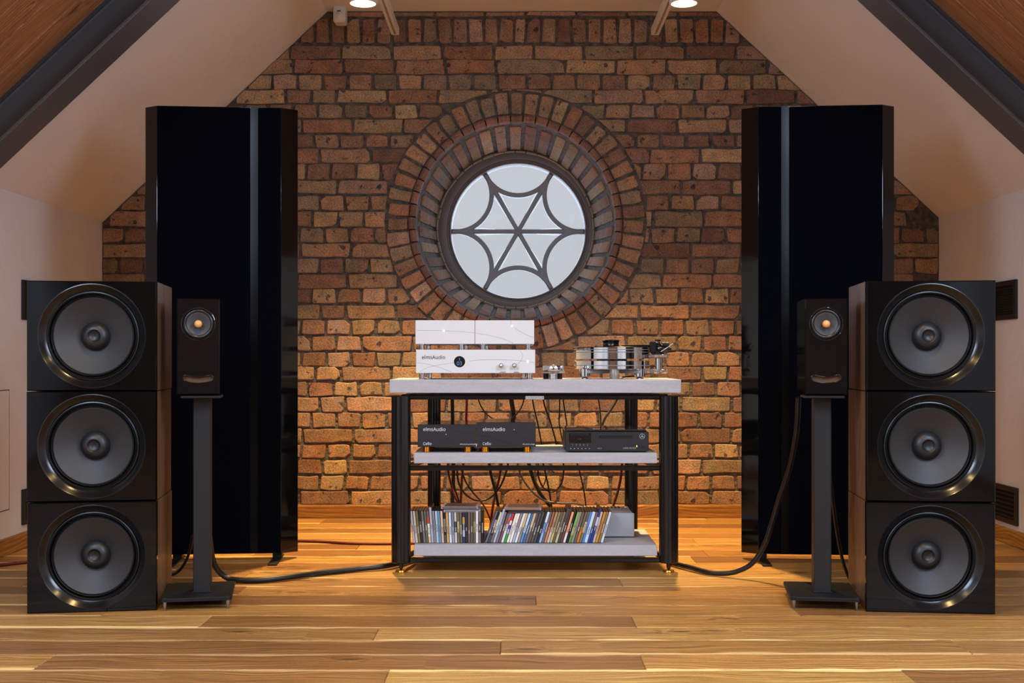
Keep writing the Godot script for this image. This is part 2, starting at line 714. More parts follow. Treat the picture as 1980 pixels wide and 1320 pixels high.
# =====================================================================================================
# the room
# =====================================================================================================
func slope_frame(side: int) -> Dictionary:
	# a slope's foot, its direction upwards, and the normal that points out of the room
	if side < 0:
		var t := Vector2(TOP_XL - XL, TOP_Y - EAVE_L).normalized()
		return {"foot": Vector2(XL, EAVE_L), "t": t, "out": Vector2(-t.y, t.x), "len": Vector2(TOP_XL - XL, TOP_Y - EAVE_L).length()}
	var t2 := Vector2(TOP_XR - XR, TOP_Y - EAVE_R).normalized()
	return {"foot": Vector2(XR, EAVE_R), "t": t2, "out": Vector2(t2.y, -t2.x), "len": Vector2(TOP_XR - XR, TOP_Y - EAVE_R).length()}


func gable(grow := 0.0) -> PackedVector2Array:
	var p := PackedVector2Array([Vector2(XL, 0), Vector2(XR, 0), Vector2(XR, EAVE_R), Vector2(TOP_XR, TOP_Y), Vector2(TOP_XL, TOP_Y), Vector2(XL, EAVE_L)])
	if grow > 0.0:
		return Geometry2D.offset_polygon(p, grow, Geometry2D.JOIN_MITER)[0]
	return p


func build_room() -> void:
	var z_mid := (REAR_Z + WALL_Z) * 0.5
	var z_len := REAR_Z - WALL_Z
	# side walls
	var wl := structure("wall_left", "white plastered low wall on the left below the sloping ceiling", "wall")
	var mb := MB.new()
	mb.box(Vector3(XL - 0.15, EAVE_L * 0.5 + 0.02, z_mid), Vector3(0.3, EAVE_L + 0.04, z_len))
	part("plaster", mb, M.plaster, wl)
	var wr := structure("wall_right", "white plastered low wall on the right below the sloping ceiling", "wall")
	mb = MB.new()
	mb.box(Vector3(XR + 0.15, EAVE_R * 0.5 + 0.02, z_mid), Vector3(0.3, EAVE_R + 0.04, z_len))
	part("plaster", mb, M.plaster, wr)
	# ceiling: flat strip, two plaster slopes, timber boards in front of the steel beams
	var ce := structure("ceiling", "attic ceiling with plastered slopes, flat top strip and timber boarding", "ceiling")
	mb = MB.new()
	mb.box(Vector3((TOP_XL + TOP_XR) * 0.5, TOP_Y + 0.1, z_mid), Vector3(TOP_XR - TOP_XL + 0.1, 0.2, z_len))
	part("flat_strip", mb, M.plaster, ce)
	for side in [-1, 1]:
		var s := slope_frame(side)
		mb = MB.new()
		var b := Basis(Vector3(s.t.x, s.t.y, 0), Vector3(s.out.x, s.out.y, 0), Vector3(0, 0, 1))
		# slab with two roof window openings behind the camera; the plate's y runs along the room
		var yz := float(side)
		mb.xf = Transform3D(Basis(Vector3(s.t.x, s.t.y, 0), Vector3(0, 0, yz), Vector3(s.out.x, s.out.y, 0)), Vector3(s.foot.x, s.foot.y, 0))
		var mid: float = s.len * 0.5
		var holes := []
		for z in SKYLIGHT_Z:
			holes.append(rect(mid - SKYLIGHT.x * 0.5, yz * z - SKYLIGHT.y * 0.5, mid + SKYLIGHT.x * 0.5, yz * z + SKYLIGHT.y * 0.5))
		var edge := -4.25
		mb.plate(rect(-0.08, minf(yz * WALL_Z, yz * edge), s.len + 0.08, maxf(yz * WALL_Z, yz * edge)), [], mid, 0.0, 0.2)
		part("plaster_slope", mb, M.plaster, ce)
		var xf_slope := mb.xf
		mb = MB.new()
		mb.xf = xf_slope
		mb.plate(rect(-0.08, minf(yz * REAR_Z, yz * edge), s.len + 0.08, maxf(yz * REAR_Z, yz * edge)), holes, mid, 0.0, 0.2)
		part("timber_slope", mb, M.cedar_field, ce)
		for z in SKYLIGHT_Z:
			var rw := structure("window_%d" % [2 + (0 if side < 0 else 2) + SKYLIGHT_Z.find(z)], "roof window in the %s slope, the one %s" % [["left", "", "right"][side + 1], ["nearer the steel beam", "further from the steel beam"][SKYLIGHT_Z.find(z)]], "window")
			var fm := MB.new()
			fm.xf = mb.xf
			var x0: float = mid - SKYLIGHT.x * 0.5
			var x1: float = mid + SKYLIGHT.x * 0.5
			fm.plate(rect(x0, yz * z - SKYLIGHT.y * 0.5, x1, yz * z + SKYLIGHT.y * 0.5), [rect(x0 + 0.06, yz * z - SKYLIGHT.y * 0.5 + 0.06, x1 - 0.06, yz * z + SKYLIGHT.y * 0.5 - 0.06)], mid, 0.08, 0.16)
			part("window_frame", fm, M.white_plastic, rw)
			fm = MB.new()
			fm.xf = mb.xf
			fm.prism(rect(x0 + 0.055, yz * z - SKYLIGHT.y * 0.5 + 0.055, x1 - 0.055, yz * z + SKYLIGHT.y * 0.5 - 0.055), 0.118, 0.124)
			part("pane", fm, M.pane_glass, rw)
		# boards run up the slope, one behind the other towards the camera
		var z := -4.23 if side < 0 else -4.31
		for k in 13:
			var w := 0.138 + rng.randf_range(-0.006, 0.006)
			mb = MB.new()
			var e: Vector2 = s.foot + s.t * (s.len * 0.5) - s.out * 0.011
			var shade := rng.randf_range(0.8, 1.1)
			var o0 := rng.randf()
			board(mb, Vector3(e.x, e.y, z + w * 0.5), b, s.len - 0.02, w - 0.006, 0.022, o0, Color(shade, shade * 0.98, shade * 0.95))
			part("board", mb, M["cedar_%d" % (k % 3)], ce)
			z += w
	# back of the room, behind the camera
	var wre := structure("wall_rear", "timber clad gable wall behind the camera", "wall")
	mb = MB.new()
	mb.prism(gable(0.2), REAR_Z, REAR_Z + 0.3)
	part("boarding", mb, M.cedar_field, wre)
	# skirting boards
	var bb := structure("baseboard_back", "oak skirting board along the foot of the brick wall", "skirting board")
	mb = MB.new()
	skirting(mb, Vector3(XL, 0, WALL_Z), Vector3(XR, 0, WALL_Z), Vector3(0, 0, 1))
	part("board", mb, M.oak_trim, bb)
	bb = structure("baseboard_left", "oak skirting board along the foot of the left wall", "skirting board")
	mb = MB.new()
	skirting(mb, Vector3(XL, 0, WALL_Z + 0.02), Vector3(XL, 0, REAR_Z), Vector3(1, 0, 0))
	part("board", mb, M.oak_trim, bb)
	bb = structure("baseboard_right", "oak skirting board along the foot of the right wall", "skirting board")
	mb = MB.new()
	skirting(mb, Vector3(XR, 0, WALL_Z + 0.02), Vector3(XR, 0, REAR_Z), Vector3(-1, 0, 0))
	part("board", mb, M.oak_trim, bb)


func skirting(mb: MB, a: Vector3, b: Vector3, n: Vector3) -> void:
	var prof := [Vector2(0, 0.002), Vector2(0.017, 0.002), Vector2(0.017, 0.058), Vector2(0.014, 0.065), Vector2(0.008, 0.068), Vector2(0, 0.068)]
	var len := a.distance_to(b)
	for k in prof.size() - 1:
		var p: Vector2 = prof[k]
		var q: Vector2 = prof[k + 1]
		var o := n * (q.y - p.y) + Vector3.UP * (p.x - q.x)
		var v0 := a + n * p.x + Vector3.UP * p.y
		var v1 := b + n * p.x + Vector3.UP * p.y
		var v2 := b + n * q.x + Vector3.UP * q.y
		var v3 := a + n * q.x + Vector3.UP * q.y
		mb.flat(v0, v1, v2, o, Vector2(0, p.y * 8), Vector2(len * 0.5, p.y * 8), Vector2(len * 0.5, q.y * 8))
		mb.flat(v0, v2, v3, o, Vector2(0, p.y * 8), Vector2(len * 0.5, q.y * 8), Vector2(0, q.y * 8))
	for e in [a, b]:
		var o := (a - b) if e == a else (b - a)
		for k in range(1, prof.size() - 1):
			mb.flat(e + n * prof[0].x + Vector3.UP * prof[0].y, e + n * prof[k].x + Vector3.UP * prof[k].y, e + n * prof[k + 1].x + Vector3.UP * prof[k + 1].y, o)


# a plank or board with eased edges, grain along its length; its texture spans the whole width
func board(mb: MB, c: Vector3, b: Basis, l: float, w: float, t: float, offset: float, tone: Color, flip := false) -> void:
	mb.col = tone
	var keep := mb.xf
	mb.xf = Transform3D(b, c)
	var e := 0.0022
	var hl := l * 0.5
	var hw := w * 0.5
	var ht := t * 0.5
	var uv := func(p: Vector3) -> Vector2:
		var q := Vector2((p.x + hl) / 2.0 + offset, clampf((p.z + hw) / w, 0.02, 0.98))
		if flip:
			q.y = 1.0 - q.y
		return q
	for s in [-1.0, 1.0]:
		var y: float = s * ht
		var p := [Vector3(-hl + e, y, -hw + e), Vector3(hl - e, y, -hw + e), Vector3(hl - e, y, hw - e), Vector3(-hl + e, y, hw - e)]
		mb.flat(p[0], p[1], p[2], Vector3(0, s, 0), uv.call(p[0]), uv.call(p[1]), uv.call(p[2]))
		mb.flat(p[0], p[2], p[3], Vector3(0, s, 0), uv.call(p[0]), uv.call(p[2]), uv.call(p[3]))
		var q := [Vector3(-hl, y - s * e, -hw), Vector3(hl, y - s * e, -hw), Vector3(hl, y - s * e, hw), Vector3(-hl, y - s * e, hw)]
		for k in 4:
			var m := (k + 1) % 4
			var o: Vector3 = (q[k] + q[m]) * 0.5
			o.y = s * 0.05
			mb.flat(p[k], p[m], q[m], o, uv.call(p[k]), uv.call(p[m]), uv.call(q[m]))
			mb.flat(p[k], q[m], q[k], o, uv.call(p[k]), uv.call(q[m]), uv.call(q[k]))
	var q0 := [Vector3(-hl, 0, -hw), Vector3(hl, 0, -hw), Vector3(hl, 0, hw), Vector3(-hl, 0, hw)]
	for k in 4:
		var m := (k + 1) % 4
		var up := Vector3(0, ht - e, 0)
		var o: Vector3 = q0[k] + q0[m]
		mb.flat(q0[k] + up, q0[m] + up, q0[m] - up, o, uv.call(q0[k]), uv.call(q0[m]), uv.call(q0[m]))
		mb.flat(q0[k] + up, q0[m] - up, q0[k] - up, o, uv.call(q0[k]), uv.call(q0[m]), uv.call(q0[k]))
	mb.xf = keep


func build_floor() -> void:
	var fl := structure("floor", "oak plank floor with honey and brown boards laid across the room", "floor")
	var mb := MB.new()
	mb.box(Vector3((XL + XR) * 0.5, -0.11, (REAR_Z + WALL_Z) * 0.5), Vector3(XR - XL + 0.5, 0.18, REAR_Z - WALL_Z + 0.4))
	part("subfloor", mb, M.shadow_gap, fl)
	var pitch := 0.1624
	# butt joints that the photograph shows, as x in metres by row
	var seen := {0: [(1243.0 - CX) * 3.16 / F, -1.25], 1: [(968.0 - CX) * 3.33 / F, 1.25], 2: [(728.0 - CX) * 3.5 / F, 1.6, -1.7], 3: [(1225.0 - CX) * 3.66 / F, -0.95], 4: [0.9, -1.3],
		5: [(1036.0 - CX) * 4.0 / F, -1.55], 6: [1.30, -0.95], 7: [(1200.0 - CX) * 4.3 / F, -1.75], 8: [-1.0, 1.35], -1: [(746.0 - CX) * 3.0 / F, 1.0]}
	var tones := [Color(1.0, 0.97, 0.90), Color(0.90, 0.86, 0.80), Color(0.96, 0.91, 0.82), Color(0.78, 0.71, 0.66), Color(1.0, 0.95, 0.84), Color(0.86, 0.79, 0.72)]
	var n := 0
	var z_last := 0.0
	for row in range(-4, 19):
		var d0 := 3.082 + pitch * row
		var d1 := minf(d0 + pitch, -WALL_Z)
		if d1 - d0 < 0.02:
			break
		var xs: Array = seen.get(row, []).duplicate()
		if xs.is_empty():
			var x := XL + rng.randf_range(0.5, 1.7)
			while x < XR - 0.3:
				xs.append(x)
				x += rng.randf_range(1.5, 2.0)
		xs.append(XL)
		xs.append(XR)
		xs.sort()
		for k in xs.size() - 1:
			var l: float = xs[k + 1] - xs[k]
			var tone: Color = tones[(n * 5 + row * 2 + 40) % 6]
			var j := rng.randf_range(0.92, 1.05)
			mb = MB.new()
			board(mb, Vector3((xs[k] + xs[k + 1]) * 0.5, -0.01, -(d0 + d1) * 0.5), Basis(), l - 0.0012, d1 - d0 - 0.0012, 0.02, rng.randf(), Color(tone.r * j, tone.g * j, tone.b * j).srgb_to_linear(), rng.randf() < 0.35)
			part("plank", mb, M["oak_%d" % ((n * 3 + row + 20) % 5)], fl)
			n += 1
		z_last = -(3.082 - pitch * 4)
	# the rest of the floor lies in front of the picture's lower edge and behind the camera
	mb = MB.new()
	mb.box(Vector3((XL + XR) * 0.5, -0.01, (REAR_Z + z_last) * 0.5), Vector3(XR - XL, 0.02, REAR_Z - z_last - 0.002), 0.001)
	part("plank_field", mb, M.oak_field, fl).set_meta("kind", "stuff")


# ---- brick wall -------------------------------------------------------------------------------------
func wall_px(px: float, py: float) -> Vector2:
	var s := -WALL_Z / F
	return Vector2((px - CX) * s, EYE + (CY - py) * s)


func brick_tone() -> Color:
	var t: Array = [Color8(184, 143, 108), Color8(190, 150, 113), Color8(176, 128, 97), Color8(170, 130, 101), Color8(167, 141, 110), Color8(190, 152, 125), Color8(152, 114, 92), Color8(194, 160, 118), Color8(180, 136, 104)]
	var c: Color = t[rng.randi() % t.size()]
	var j := rng.randf_range(0.88, 1.08)
	return Color(c.r * j, c.g * j, c.b * j).srgb_to_linear()


func brick_outline(x0: float, y0: float, x1: float, y1: float) -> PackedVector2Array:
	# an old hand-made brick: corners knocked off, edges not quite straight
	var p := PackedVector2Array()
	var w := x1 - x0
	var jig := func(a: float) -> float: return rng.randf_range(-a, a)
	var dy0: float = jig.call(0.0045)
	var dy1: float = jig.call(0.0045)
	var dx0: float = jig.call(0.004)
	var dx1: float = jig.call(0.004)
	var c := []
	for k in 4:
		c.append(rng.randf_range(0.003, 0.009) if rng.randf() > 0.10 else rng.randf_range(0.014, 0.028))
	# bottom, right, top, left
	p.append(Vector2(x0 + c[0] + dx0, y0 + dy0))
	p.append(Vector2(lerpf(x0, x1, rng.randf_range(0.35, 0.65)), y0 + (dy0 - dy1) * 0.5 + jig.call(0.004)))
	if w > 0.16:
		p.append(Vector2(lerpf(x0, x1, rng.randf_range(0.70, 0.82)), y0 - dy1 * 0.5 + jig.call(0.004)))
	p.append(Vector2(x1 - c[1] + dx1, y0 - dy1))
	p.append(Vector2(x1 + dx1, y0 + c[1] * 0.8))
	p.append(Vector2(x1 - dx1, y1 - c[2] * 0.8))
	p.append(Vector2(x1 - c[2] - dx1, y1 + dy1))
	p.append(Vector2(lerpf(x0, x1, rng.randf_range(0.45, 0.7)), y1 + jig.call(0.004)))
	if w > 0.16:
		p.append(Vector2(lerpf(x0, x1, rng.randf_range(0.2, 0.35)), y1 + jig.call(0.004)))
	p.append(Vector2(x0 + c[3] - dx0, y1 + dy0 * 0.6))
	p.append(Vector2(x0 - dx0, y1 - c[3] * 0.8))
	p.append(Vector2(x0 + dx0, y0 + c[0] * 0.8))
	return p


func build_brick_wall() -> void:
	var wall := structure("wall_back", "gable wall of old orange brown bricks with dark mortar and a round window", "wall")
	var mb := MB.new()
	mb.plate(gable(0.25), [circle(WIN_C, 0.515, 72)], WIN_C.x, WALL_Z, WALL_Z - 0.4)
	mb.plate(gable(0.25), [circle(WIN_C, 0.436, 72)], WIN_C.x, WALL_Z - 0.4, WALL_Z - 0.6)
	part("mortar", mb, M.mortar, wall)
	# course by course as the photograph shows them: top, bottom, stretcher or header, a joint on the left and one on the right
	var rows := [
		[22.0, 31.0, "s", 640.0, 1310.0], [38.0, 82.0, "v", 642.4, 1312.7],
		[90.0, 114.5, "s", 662.0, 1325.0], [117.0, 142.0, "s", 662.0, 1289.0], [146.0, 173.0, "h", 624.0, 1308.0], [175.0, 199.0, "s", 654.5, 1343.0],
		[204.0, 228.0, "h", 616.0, 1316.0], [232.0, 256.0, "s", 687.0, 1309.0], [262.0, 284.0, "h", 610.0, 1326.0], [289.0, 314.0, "s", 619.0, 1354.0],
		[318.0, 346.0, "h", 639.0, 1338.0], [350.0, 374.0, "s", 656.0, 1317.6], [380.0, 405.0, "h", 621.0, 1295.8], [410.0, 437.0, "s", 599.0, 1361.0],
		[442.0, 468.0, "h", 628.0, 1355.0], [472.0, 496.0, "s", 675.5, 1336.0], [501.0, 527.0, "h", 616.0, 1286.0], [531.0, 556.0, "s", 675.5, 1378.0],
		[559.0, 585.0, "h", 651.0, 1362.0], [591.0, 615.0, "s", 667.5, 1334.0], [620.0, 645.5, "h", 681.0, 1276.0], [651.0, 677.0, "s", 701.0, 1407.0],
		[682.0, 707.0, "h", 680.0, 1335.0], [709.5, 734.0, "s", 654.5, 1358.0], [739.5, 764.0, "h", 694.0, 1336.0], [768.0, 794.0, "s", 667.0, 1414.6],
		[798.0, 825.0, "h", 650.5, 1350.5], [829.5, 854.0, "s", 686.0, 1413.5], [859.5, 884.0, "h", 630.5, 1380.0], [889.5, 914.0, "s", 669.0, 1357.0],
		[921.0, 945.0, "h", 669.5, 1326.0], [949.5, 974.0, "s", 680.0, 1374.5]]
	var inside: PackedVector2Array = Geometry2D.offset_polygon(gable(), -0.004, Geometry2D.JOIN_MITER)[0]
	var ring := circle(WIN_C, 0.668, 72)
	var blocks := [Rect2(277, 205, 298, 870), Rect2(1436, 207, 297, 870), Rect2(50, 541, 275, 650), Rect2(1647, 541, 280, 650), Rect2(803, 619, 232, 116), Rect2(753, 733, 564, 28), Rect2(756, 763, 38, 330),
		Rect2(1276, 763, 38, 330), Rect2(800, 876, 471, 20), Rect2(807, 818, 229, 48), Rect2(1090, 828, 165, 46), Rect2(1106, 664, 152, 52)]
	var list := []
	for r in rows:
		var pitch: float = {"s": 98.0, "h": 48.4, "v": 29.6}[r[2]]
		var seam := 1000.0 + rng.randf_range(-20, 20)
		var joints := []
		var x: float = r[3]
		while x > 170.0:
			x -= pitch * rng.randf_range(0.985, 1.015)
		while x < seam - pitch * 0.3:
			joints.append(x)
			x += pitch * (rng.randf_range(0.98, 1.02) if absf(x - r[3]) > pitch * 1.5 else 1.0)
		x = r[4]
		var right := []
		while x > seam + pitch * 0.2:
			right.push_front(x)
			x -= pitch * (rng.randf_range(0.98, 1.02) if absf(x - r[4]) > pitch * 1.5 else 1.0)
		x = r[4] + pitch
		while x < 1850.0:
			right.append(x)
			x += pitch * rng.randf_range(0.985, 1.015)
		joints.append_array(right)
		for k in joints.size() - 1:
			var a: float = joints[k]
			var b: float = joints[k + 1]
			if b - a < 14.0:
				continue
			# now and then a stretcher's place holds two headers
			var cuts := [a, b]
			if r[2] == "s" and rng.randf() < 0.07:
				cuts = [a, (a + b) * 0.5, b]
			elif b - a > pitch * 1.35:
				cuts = [a, a + pitch, b] if b - a > pitch * 1.5 else [a, (a + b) * 0.5, b]
			for q in cuts.size() - 1:
				var gap := rng.randf_range(1.9, 3.3)
				var p0 := wall_px(cuts[q] + gap, r[1] + 0.6)
				var p1 := wall_px(cuts[q + 1] - gap, r[0] - 0.6)
				var poly := brick_outline(p0.x, p0.y, p1.x, p1.y)
				var got: Array = [poly]
				var centre := (p0 + p1) * 0.5
				if centre.distance_to(WIN_C) < 0.9:
					got = Geometry2D.clip_polygons(poly, ring)
				for g in got:
					if Geometry2D.is_polygon_clockwise(g):
						continue
					for f in Geometry2D.intersect_polygons(g, inside):
						var area := 0.0
						for i in f.size():
							area += f[i].cross(f[(i + 1) % f.size()]) * 0.5
						if absf(area) < 0.0009:
							continue
						var bb := Rect2(f[0], Vector2.ZERO)
						for i in f:
							bb = bb.expand(i)
						var free := 0
						for sx in 5:
							for sy in 3:
								var w := bb.position + bb.size * Vector2((sx + 0.5) / 5, (sy + 0.5) / 3)
								var px := Vector2(w.x / -WALL_Z * F + CX, CY - (w.y - EYE) / -WALL_Z * F)
								var hid := false
								for bl in blocks:
									hid = hid or bl.has_point(px)
								free += 0 if hid else 1
						list.append([absf(area) * free, f])
	list.sort_custom(func(p, q): return p[0] > q[0])
	var rest := MB.new()
	for k in list.size():
		var b := rest if k >= 300 else MB.new()
		b.col = brick_tone()
		var z := WALL_Z + rng.randf_range(0.006, 0.013)
		b.prism(list[k][1], z, WALL_Z - 0.01, 0.0045, false)
		if k < 300:
			part("brick", b, M.brick, wall)
	part("brick_infill", rest, M.brick, wall).set_meta("kind", "stuff")


func sector(r0: float, r1: float, a0: float, a1: float, jig := 0.0) -> PackedVector2Array:
	var p := PackedVector2Array()
	for q in [[r0, a0], [r0, (a0 + a1) / 2], [r0, a1], [(r0 + r1) / 2, a1], [r1 - 0.01, a1], [r1, a1 - 0.01], [r1, (a0 + a1) / 2], [r1, a0 + 0.01], [r1 - 0.01, a0], [(r0 + r1) / 2, a0]]:
		var j := Vector2(rng.randf_range(-jig, jig), rng.randf_range(-jig, jig))
		p.append(WIN_C + Vector2(cos(q[1]), sin(q[1])) * q[0] + j)
	return p


func build_round_window() -> void:
	var tr := structure("trim_1", "double ring of bricks with a rounded moulding round the window", "brick surround")
	# splayed mortar bed of the deep reveal
	var mb := MB.new()
	var t := Transform3D(LAY, Vector3(WIN_C.x, WIN_C.y, WALL_Z))
	mb.lathe(PackedVector2Array([Vector2(0.53, -0.42), Vector2(0.53, 0.004), Vector2(0.511, 0.004), Vector2(0.508, -0.03), Vector2(0.432, -0.385), Vector2(0.432, -0.42)]), 74, t)
	part("mortar", mb, M.mortar, tr)
	# outer ring, flush with the wall
	var n := 51
	for k in n:
		var a0 := TAU * k / n + 0.02
		var a1 := TAU * (k + 1) / n
		var gap := rng.randf_range(0.009, 0.014)
		mb = MB.new()
		mb.col = brick_tone()
		var r1 := rng.randf_range(0.648, 0.662)
		mb.prism(sector(0.548, r1, a0 + gap, a1 + 0.02 - gap, 0.003), WALL_Z + rng.randf_range(0.008, 0.014), WALL_Z - 0.01, 0.0045, false)
		part("ring_brick", mb, M.brick, tr)
	# bullnose moulding: short lengths of quarter round with mortar between
	for k in n:
		var a0 := TAU * k / n + 0.02
		mb = MB.new()
		mb.col = Color8(168, 126, 104).lerp(Color8(140, 104, 90), rng.randf()).srgb_to_linear()
		var prof := PackedVector2Array()
		var jr := rng.randf_range(-0.003, 0.003)
		for q in 7:
			var a := PI * q / 6.0
			prof.append(Vector2(0.527 + jr + 0.0185 * cos(a), 0.004 + 0.034 * sin(a)))
		prof.append(Vector2(0.5085 + jr, -0.035))
		mb.lathe(prof, 3, t, -a0 - TAU / n + 0.006, TAU / n - 0.012)
		part("bullnose_brick", mb, M.brick, tr)
	# the reveal: one brick laid deep into the wall each time
	n = 38
	for k in n:
		var a0 := TAU * k / n
		var span := TAU / n
		mb = MB.new()
		mb.col = brick_tone()
		var gap := rng.randf_range(0.022, 0.032)
		var zf := -rng.randf_range(0.055, 0.075)
		var zb := -rng.randf_range(0.345, 0.37)
		var rf := lerpf(0.508, 0.432, (-zf - 0.03) / 0.355) - rng.randf_range(0.006, 0.012)
		var rb := lerpf(0.508, 0.432, (-zb - 0.03) / 0.355) - rng.randf_range(0.006, 0.012)
		mb.lathe(PackedVector2Array([Vector2(rb + 0.02, zb), Vector2(rb + 0.004, zb), Vector2(rb, zb + 0.006), Vector2((rb + rf) * 0.5 + rng.randf_range(-0.002, 0.002), (zb + zf) * 0.5), Vector2(rf, zf - 0.006), Vector2(rf + 0.004, zf), Vector2(rf + 0.02, zf)]), 2, t, -a0 - span + gap, span - gap * 2)
		# the two long sides of the brick
		for s in [-a0 - gap, -a0 - span + gap]:
			var dir := Vector3(cos(s), 0, sin(s))
			var keep := mb.xf
			mb.xf = t
			mb.quad(dir * rf + Vector3(0, zf, 0), dir * (rf + 0.02) + Vector3(0, zf, 0), dir * (rb + 0.02) + Vector3(0, zb, 0), dir * rb + Vector3(0, zb, 0), Vector3(-sin(s), 0, cos(s)) * (1.0 if s == -a0 - gap else -1.0))
			mb.xf = keep
		part("reveal_brick", mb, M.brick, tr)
	# narrow bead of putty where frame and brick meet, in short uneven lengths
	for k in 44:
		mb = MB.new()
		var a0 := TAU * k / 44
		var w := rng.randf_range(0.003, 0.008)
		mb.lathe(PackedVector2Array([Vector2(0.432, -0.384), Vector2(0.430 - w, -0.376), Vector2(0.424 - w, -0.380), Vector2(0.420, -0.388)]), 2, t, a0, TAU / 44 * rng.randf_range(0.86, 0.98))
		part("putty_bead", mb, M.putty, tr)

	var win := structure("window_1", "round window with star tracery of curved bars in a brown frame", "window")
	win.position = Vector3(0.014, -0.004, 0)
	mb = MB.new()
	mb.lathe(PackedVector2Array([Vector2(0.45, -0.385), Vector2(0.425, -0.385), Vector2(0.419, -0.382), Vector2(0.386, -0.384), Vector2(0.383, -0.392), Vector2(0.378, -0.392), Vector2(0.374, -0.386), Vector2(0.366, -0.390), Vector2(0.362, -0.40), Vector2(0.362, -0.47), Vector2(0.45, -0.47)]), 96, t)
	part("window_frame", mb, M.frame_paint, win)
	# tracery: three straight bars through the centre, six arcs between their ends
	var zt := WALL_Z - 0.43
	var rr := 0.362
	for k in 3:
		mb = MB.new()
		mb.xf = Transform3D(Basis(Vector3(0, 0, 1), PI / 3 * k), Vector3(WIN_C.x, WIN_C.y, 0))
		mb.box(Vector3(0, 0, zt), Vector3(rr * 2, 0.024, 0.032), 0.005)
		part("straight_bar", mb, M.bar_paint, win)
	var rc := 0.199          # radius of each arc, its centre just outside the rim
	var dc := 0.396
	var a_end := acos((dc * dc + rc * rc - rr * rr) / (2 * dc * rc))
	for k in 6:
		var mid := PI / 6 + PI / 3 * k
		var cc := WIN_C + Vector2(cos(mid), sin(mid)) * dc
		mb = MB.new()
		var outer := PackedVector2Array()
		var lens := PackedVector2Array()
		var hw := 0.0125
		for s in 25:
			var a := mid + PI - a_end + 2 * a_end * s / 24.0
			outer.append(cc + Vector2(cos(a), sin(a)) * (rc + hw))
			lens.append(cc + Vector2(cos(a), sin(a)) * (rc - hw))
		var strip := outer.duplicate()
		var inner := lens.duplicate()
		inner.reverse()
		strip.append_array(inner)
		mb.prism(strip, zt + 0.0155, zt - 0.0155, 0.003)
		part("curved_bar", mb, M.bar_paint, win)
		# the lens pane outside the arc and the star pane inside it
		var pane := lens.duplicate()
		var e0 := (lens[0] - WIN_C).angle()
		var e1 := (lens[24] - WIN_C).angle()
		for s in range(0, 17):
			pane.append(WIN_C + Vector2.from_angle(lerp_angle(e1, e0, s / 16.0)) * 0.366)
		mb = MB.new()
		mb.prism(pane, zt + 0.003, zt - 0.003)
		part("lens_pane", mb, M.pane_glass, win)
		var kite := PackedVector2Array([WIN_C + Vector2.from_angle(mid) * 0.012])
		var d0 := mid - PI / 6
		var d1 := mid + PI / 6
		var first := -1
		for s in 25:
			var p := outer[s]
			var ang := angle_difference(mid, (p - WIN_C).angle())
			if absf(ang) < PI / 6 - 0.05:
				kite.append(p)
		mb = MB.new()
		mb.prism(kite, zt + 0.003, zt - 0.003)
		part("star_pane", mb, M.pane_glass, win)
	mb = MB.new()
	mb.lathe(PackedVector2Array([Vector2(0.0, 0.018), Vector2(0.014, 0.018), Vector2(0.018, 0.014), Vector2(0.018, -0.014)]), 16, Transform3D(LAY, Vector3(WIN_C.x, WIN_C.y, zt)))
	part("centre_boss", mb, M.bar_paint, win)


func build_beams() -> void:
	for side in [-1, 1]:
		var s := slope_frame(side)
		var near := 4.2 if side < 0 else 4.28
		var lower := 0.146                      # beam height, top flange against the slope
		var w := 0.174
		var o := thing("steel_beam", "dark grey steel I-beam rafter running up the %s slope of the ceiling" % ["left", "", "right"][side + 1], "beam")
		var b := Basis(Vector3(s.t.x, s.t.y, 0), Vector3(s.out.x, s.out.y, 0), Vector3(0, 0, 1))
		var mid: Vector2 = s.foot + s.t * (s.len * 0.5 - 0.02)
		var root := Transform3D(b, Vector3(mid.x, mid.y, -near - w * 0.5))
		var mb := MB.new()
		mb.xf = root
		mb.box(Vector3(0, -0.007, 0), Vector3(s.len - 0.06, 0.0135, w), 0.003)
		part("top_flange", mb, M.steel_paint, o)
		mb = MB.new()
		mb.xf = root
		mb.box(Vector3(0, -lower + 0.007, 0), Vector3(s.len - 0.06, 0.0135, w), 0.003)
		part("bottom_flange", mb, M.steel_paint, o)
		mb = MB.new()
		mb.xf = root
		mb.box(Vector3(0, -lower * 0.5, 0), Vector3(s.len - 0.06, lower - 0.027, 0.011))
		for e in [-1.0, 1.0]:
			for f in [-1.0, 1.0]:
				# rolled fillets where web meets flange
				mb.box(Vector3(0, -lower * 0.5 + e * (lower * 0.5 - 0.017), f * 0.009), Vector3(s.len - 0.06, 0.009, 0.009), 0.0, Basis(Vector3(1, 0, 0), PI / 4))
		part("web", mb, M.steel_paint, o)


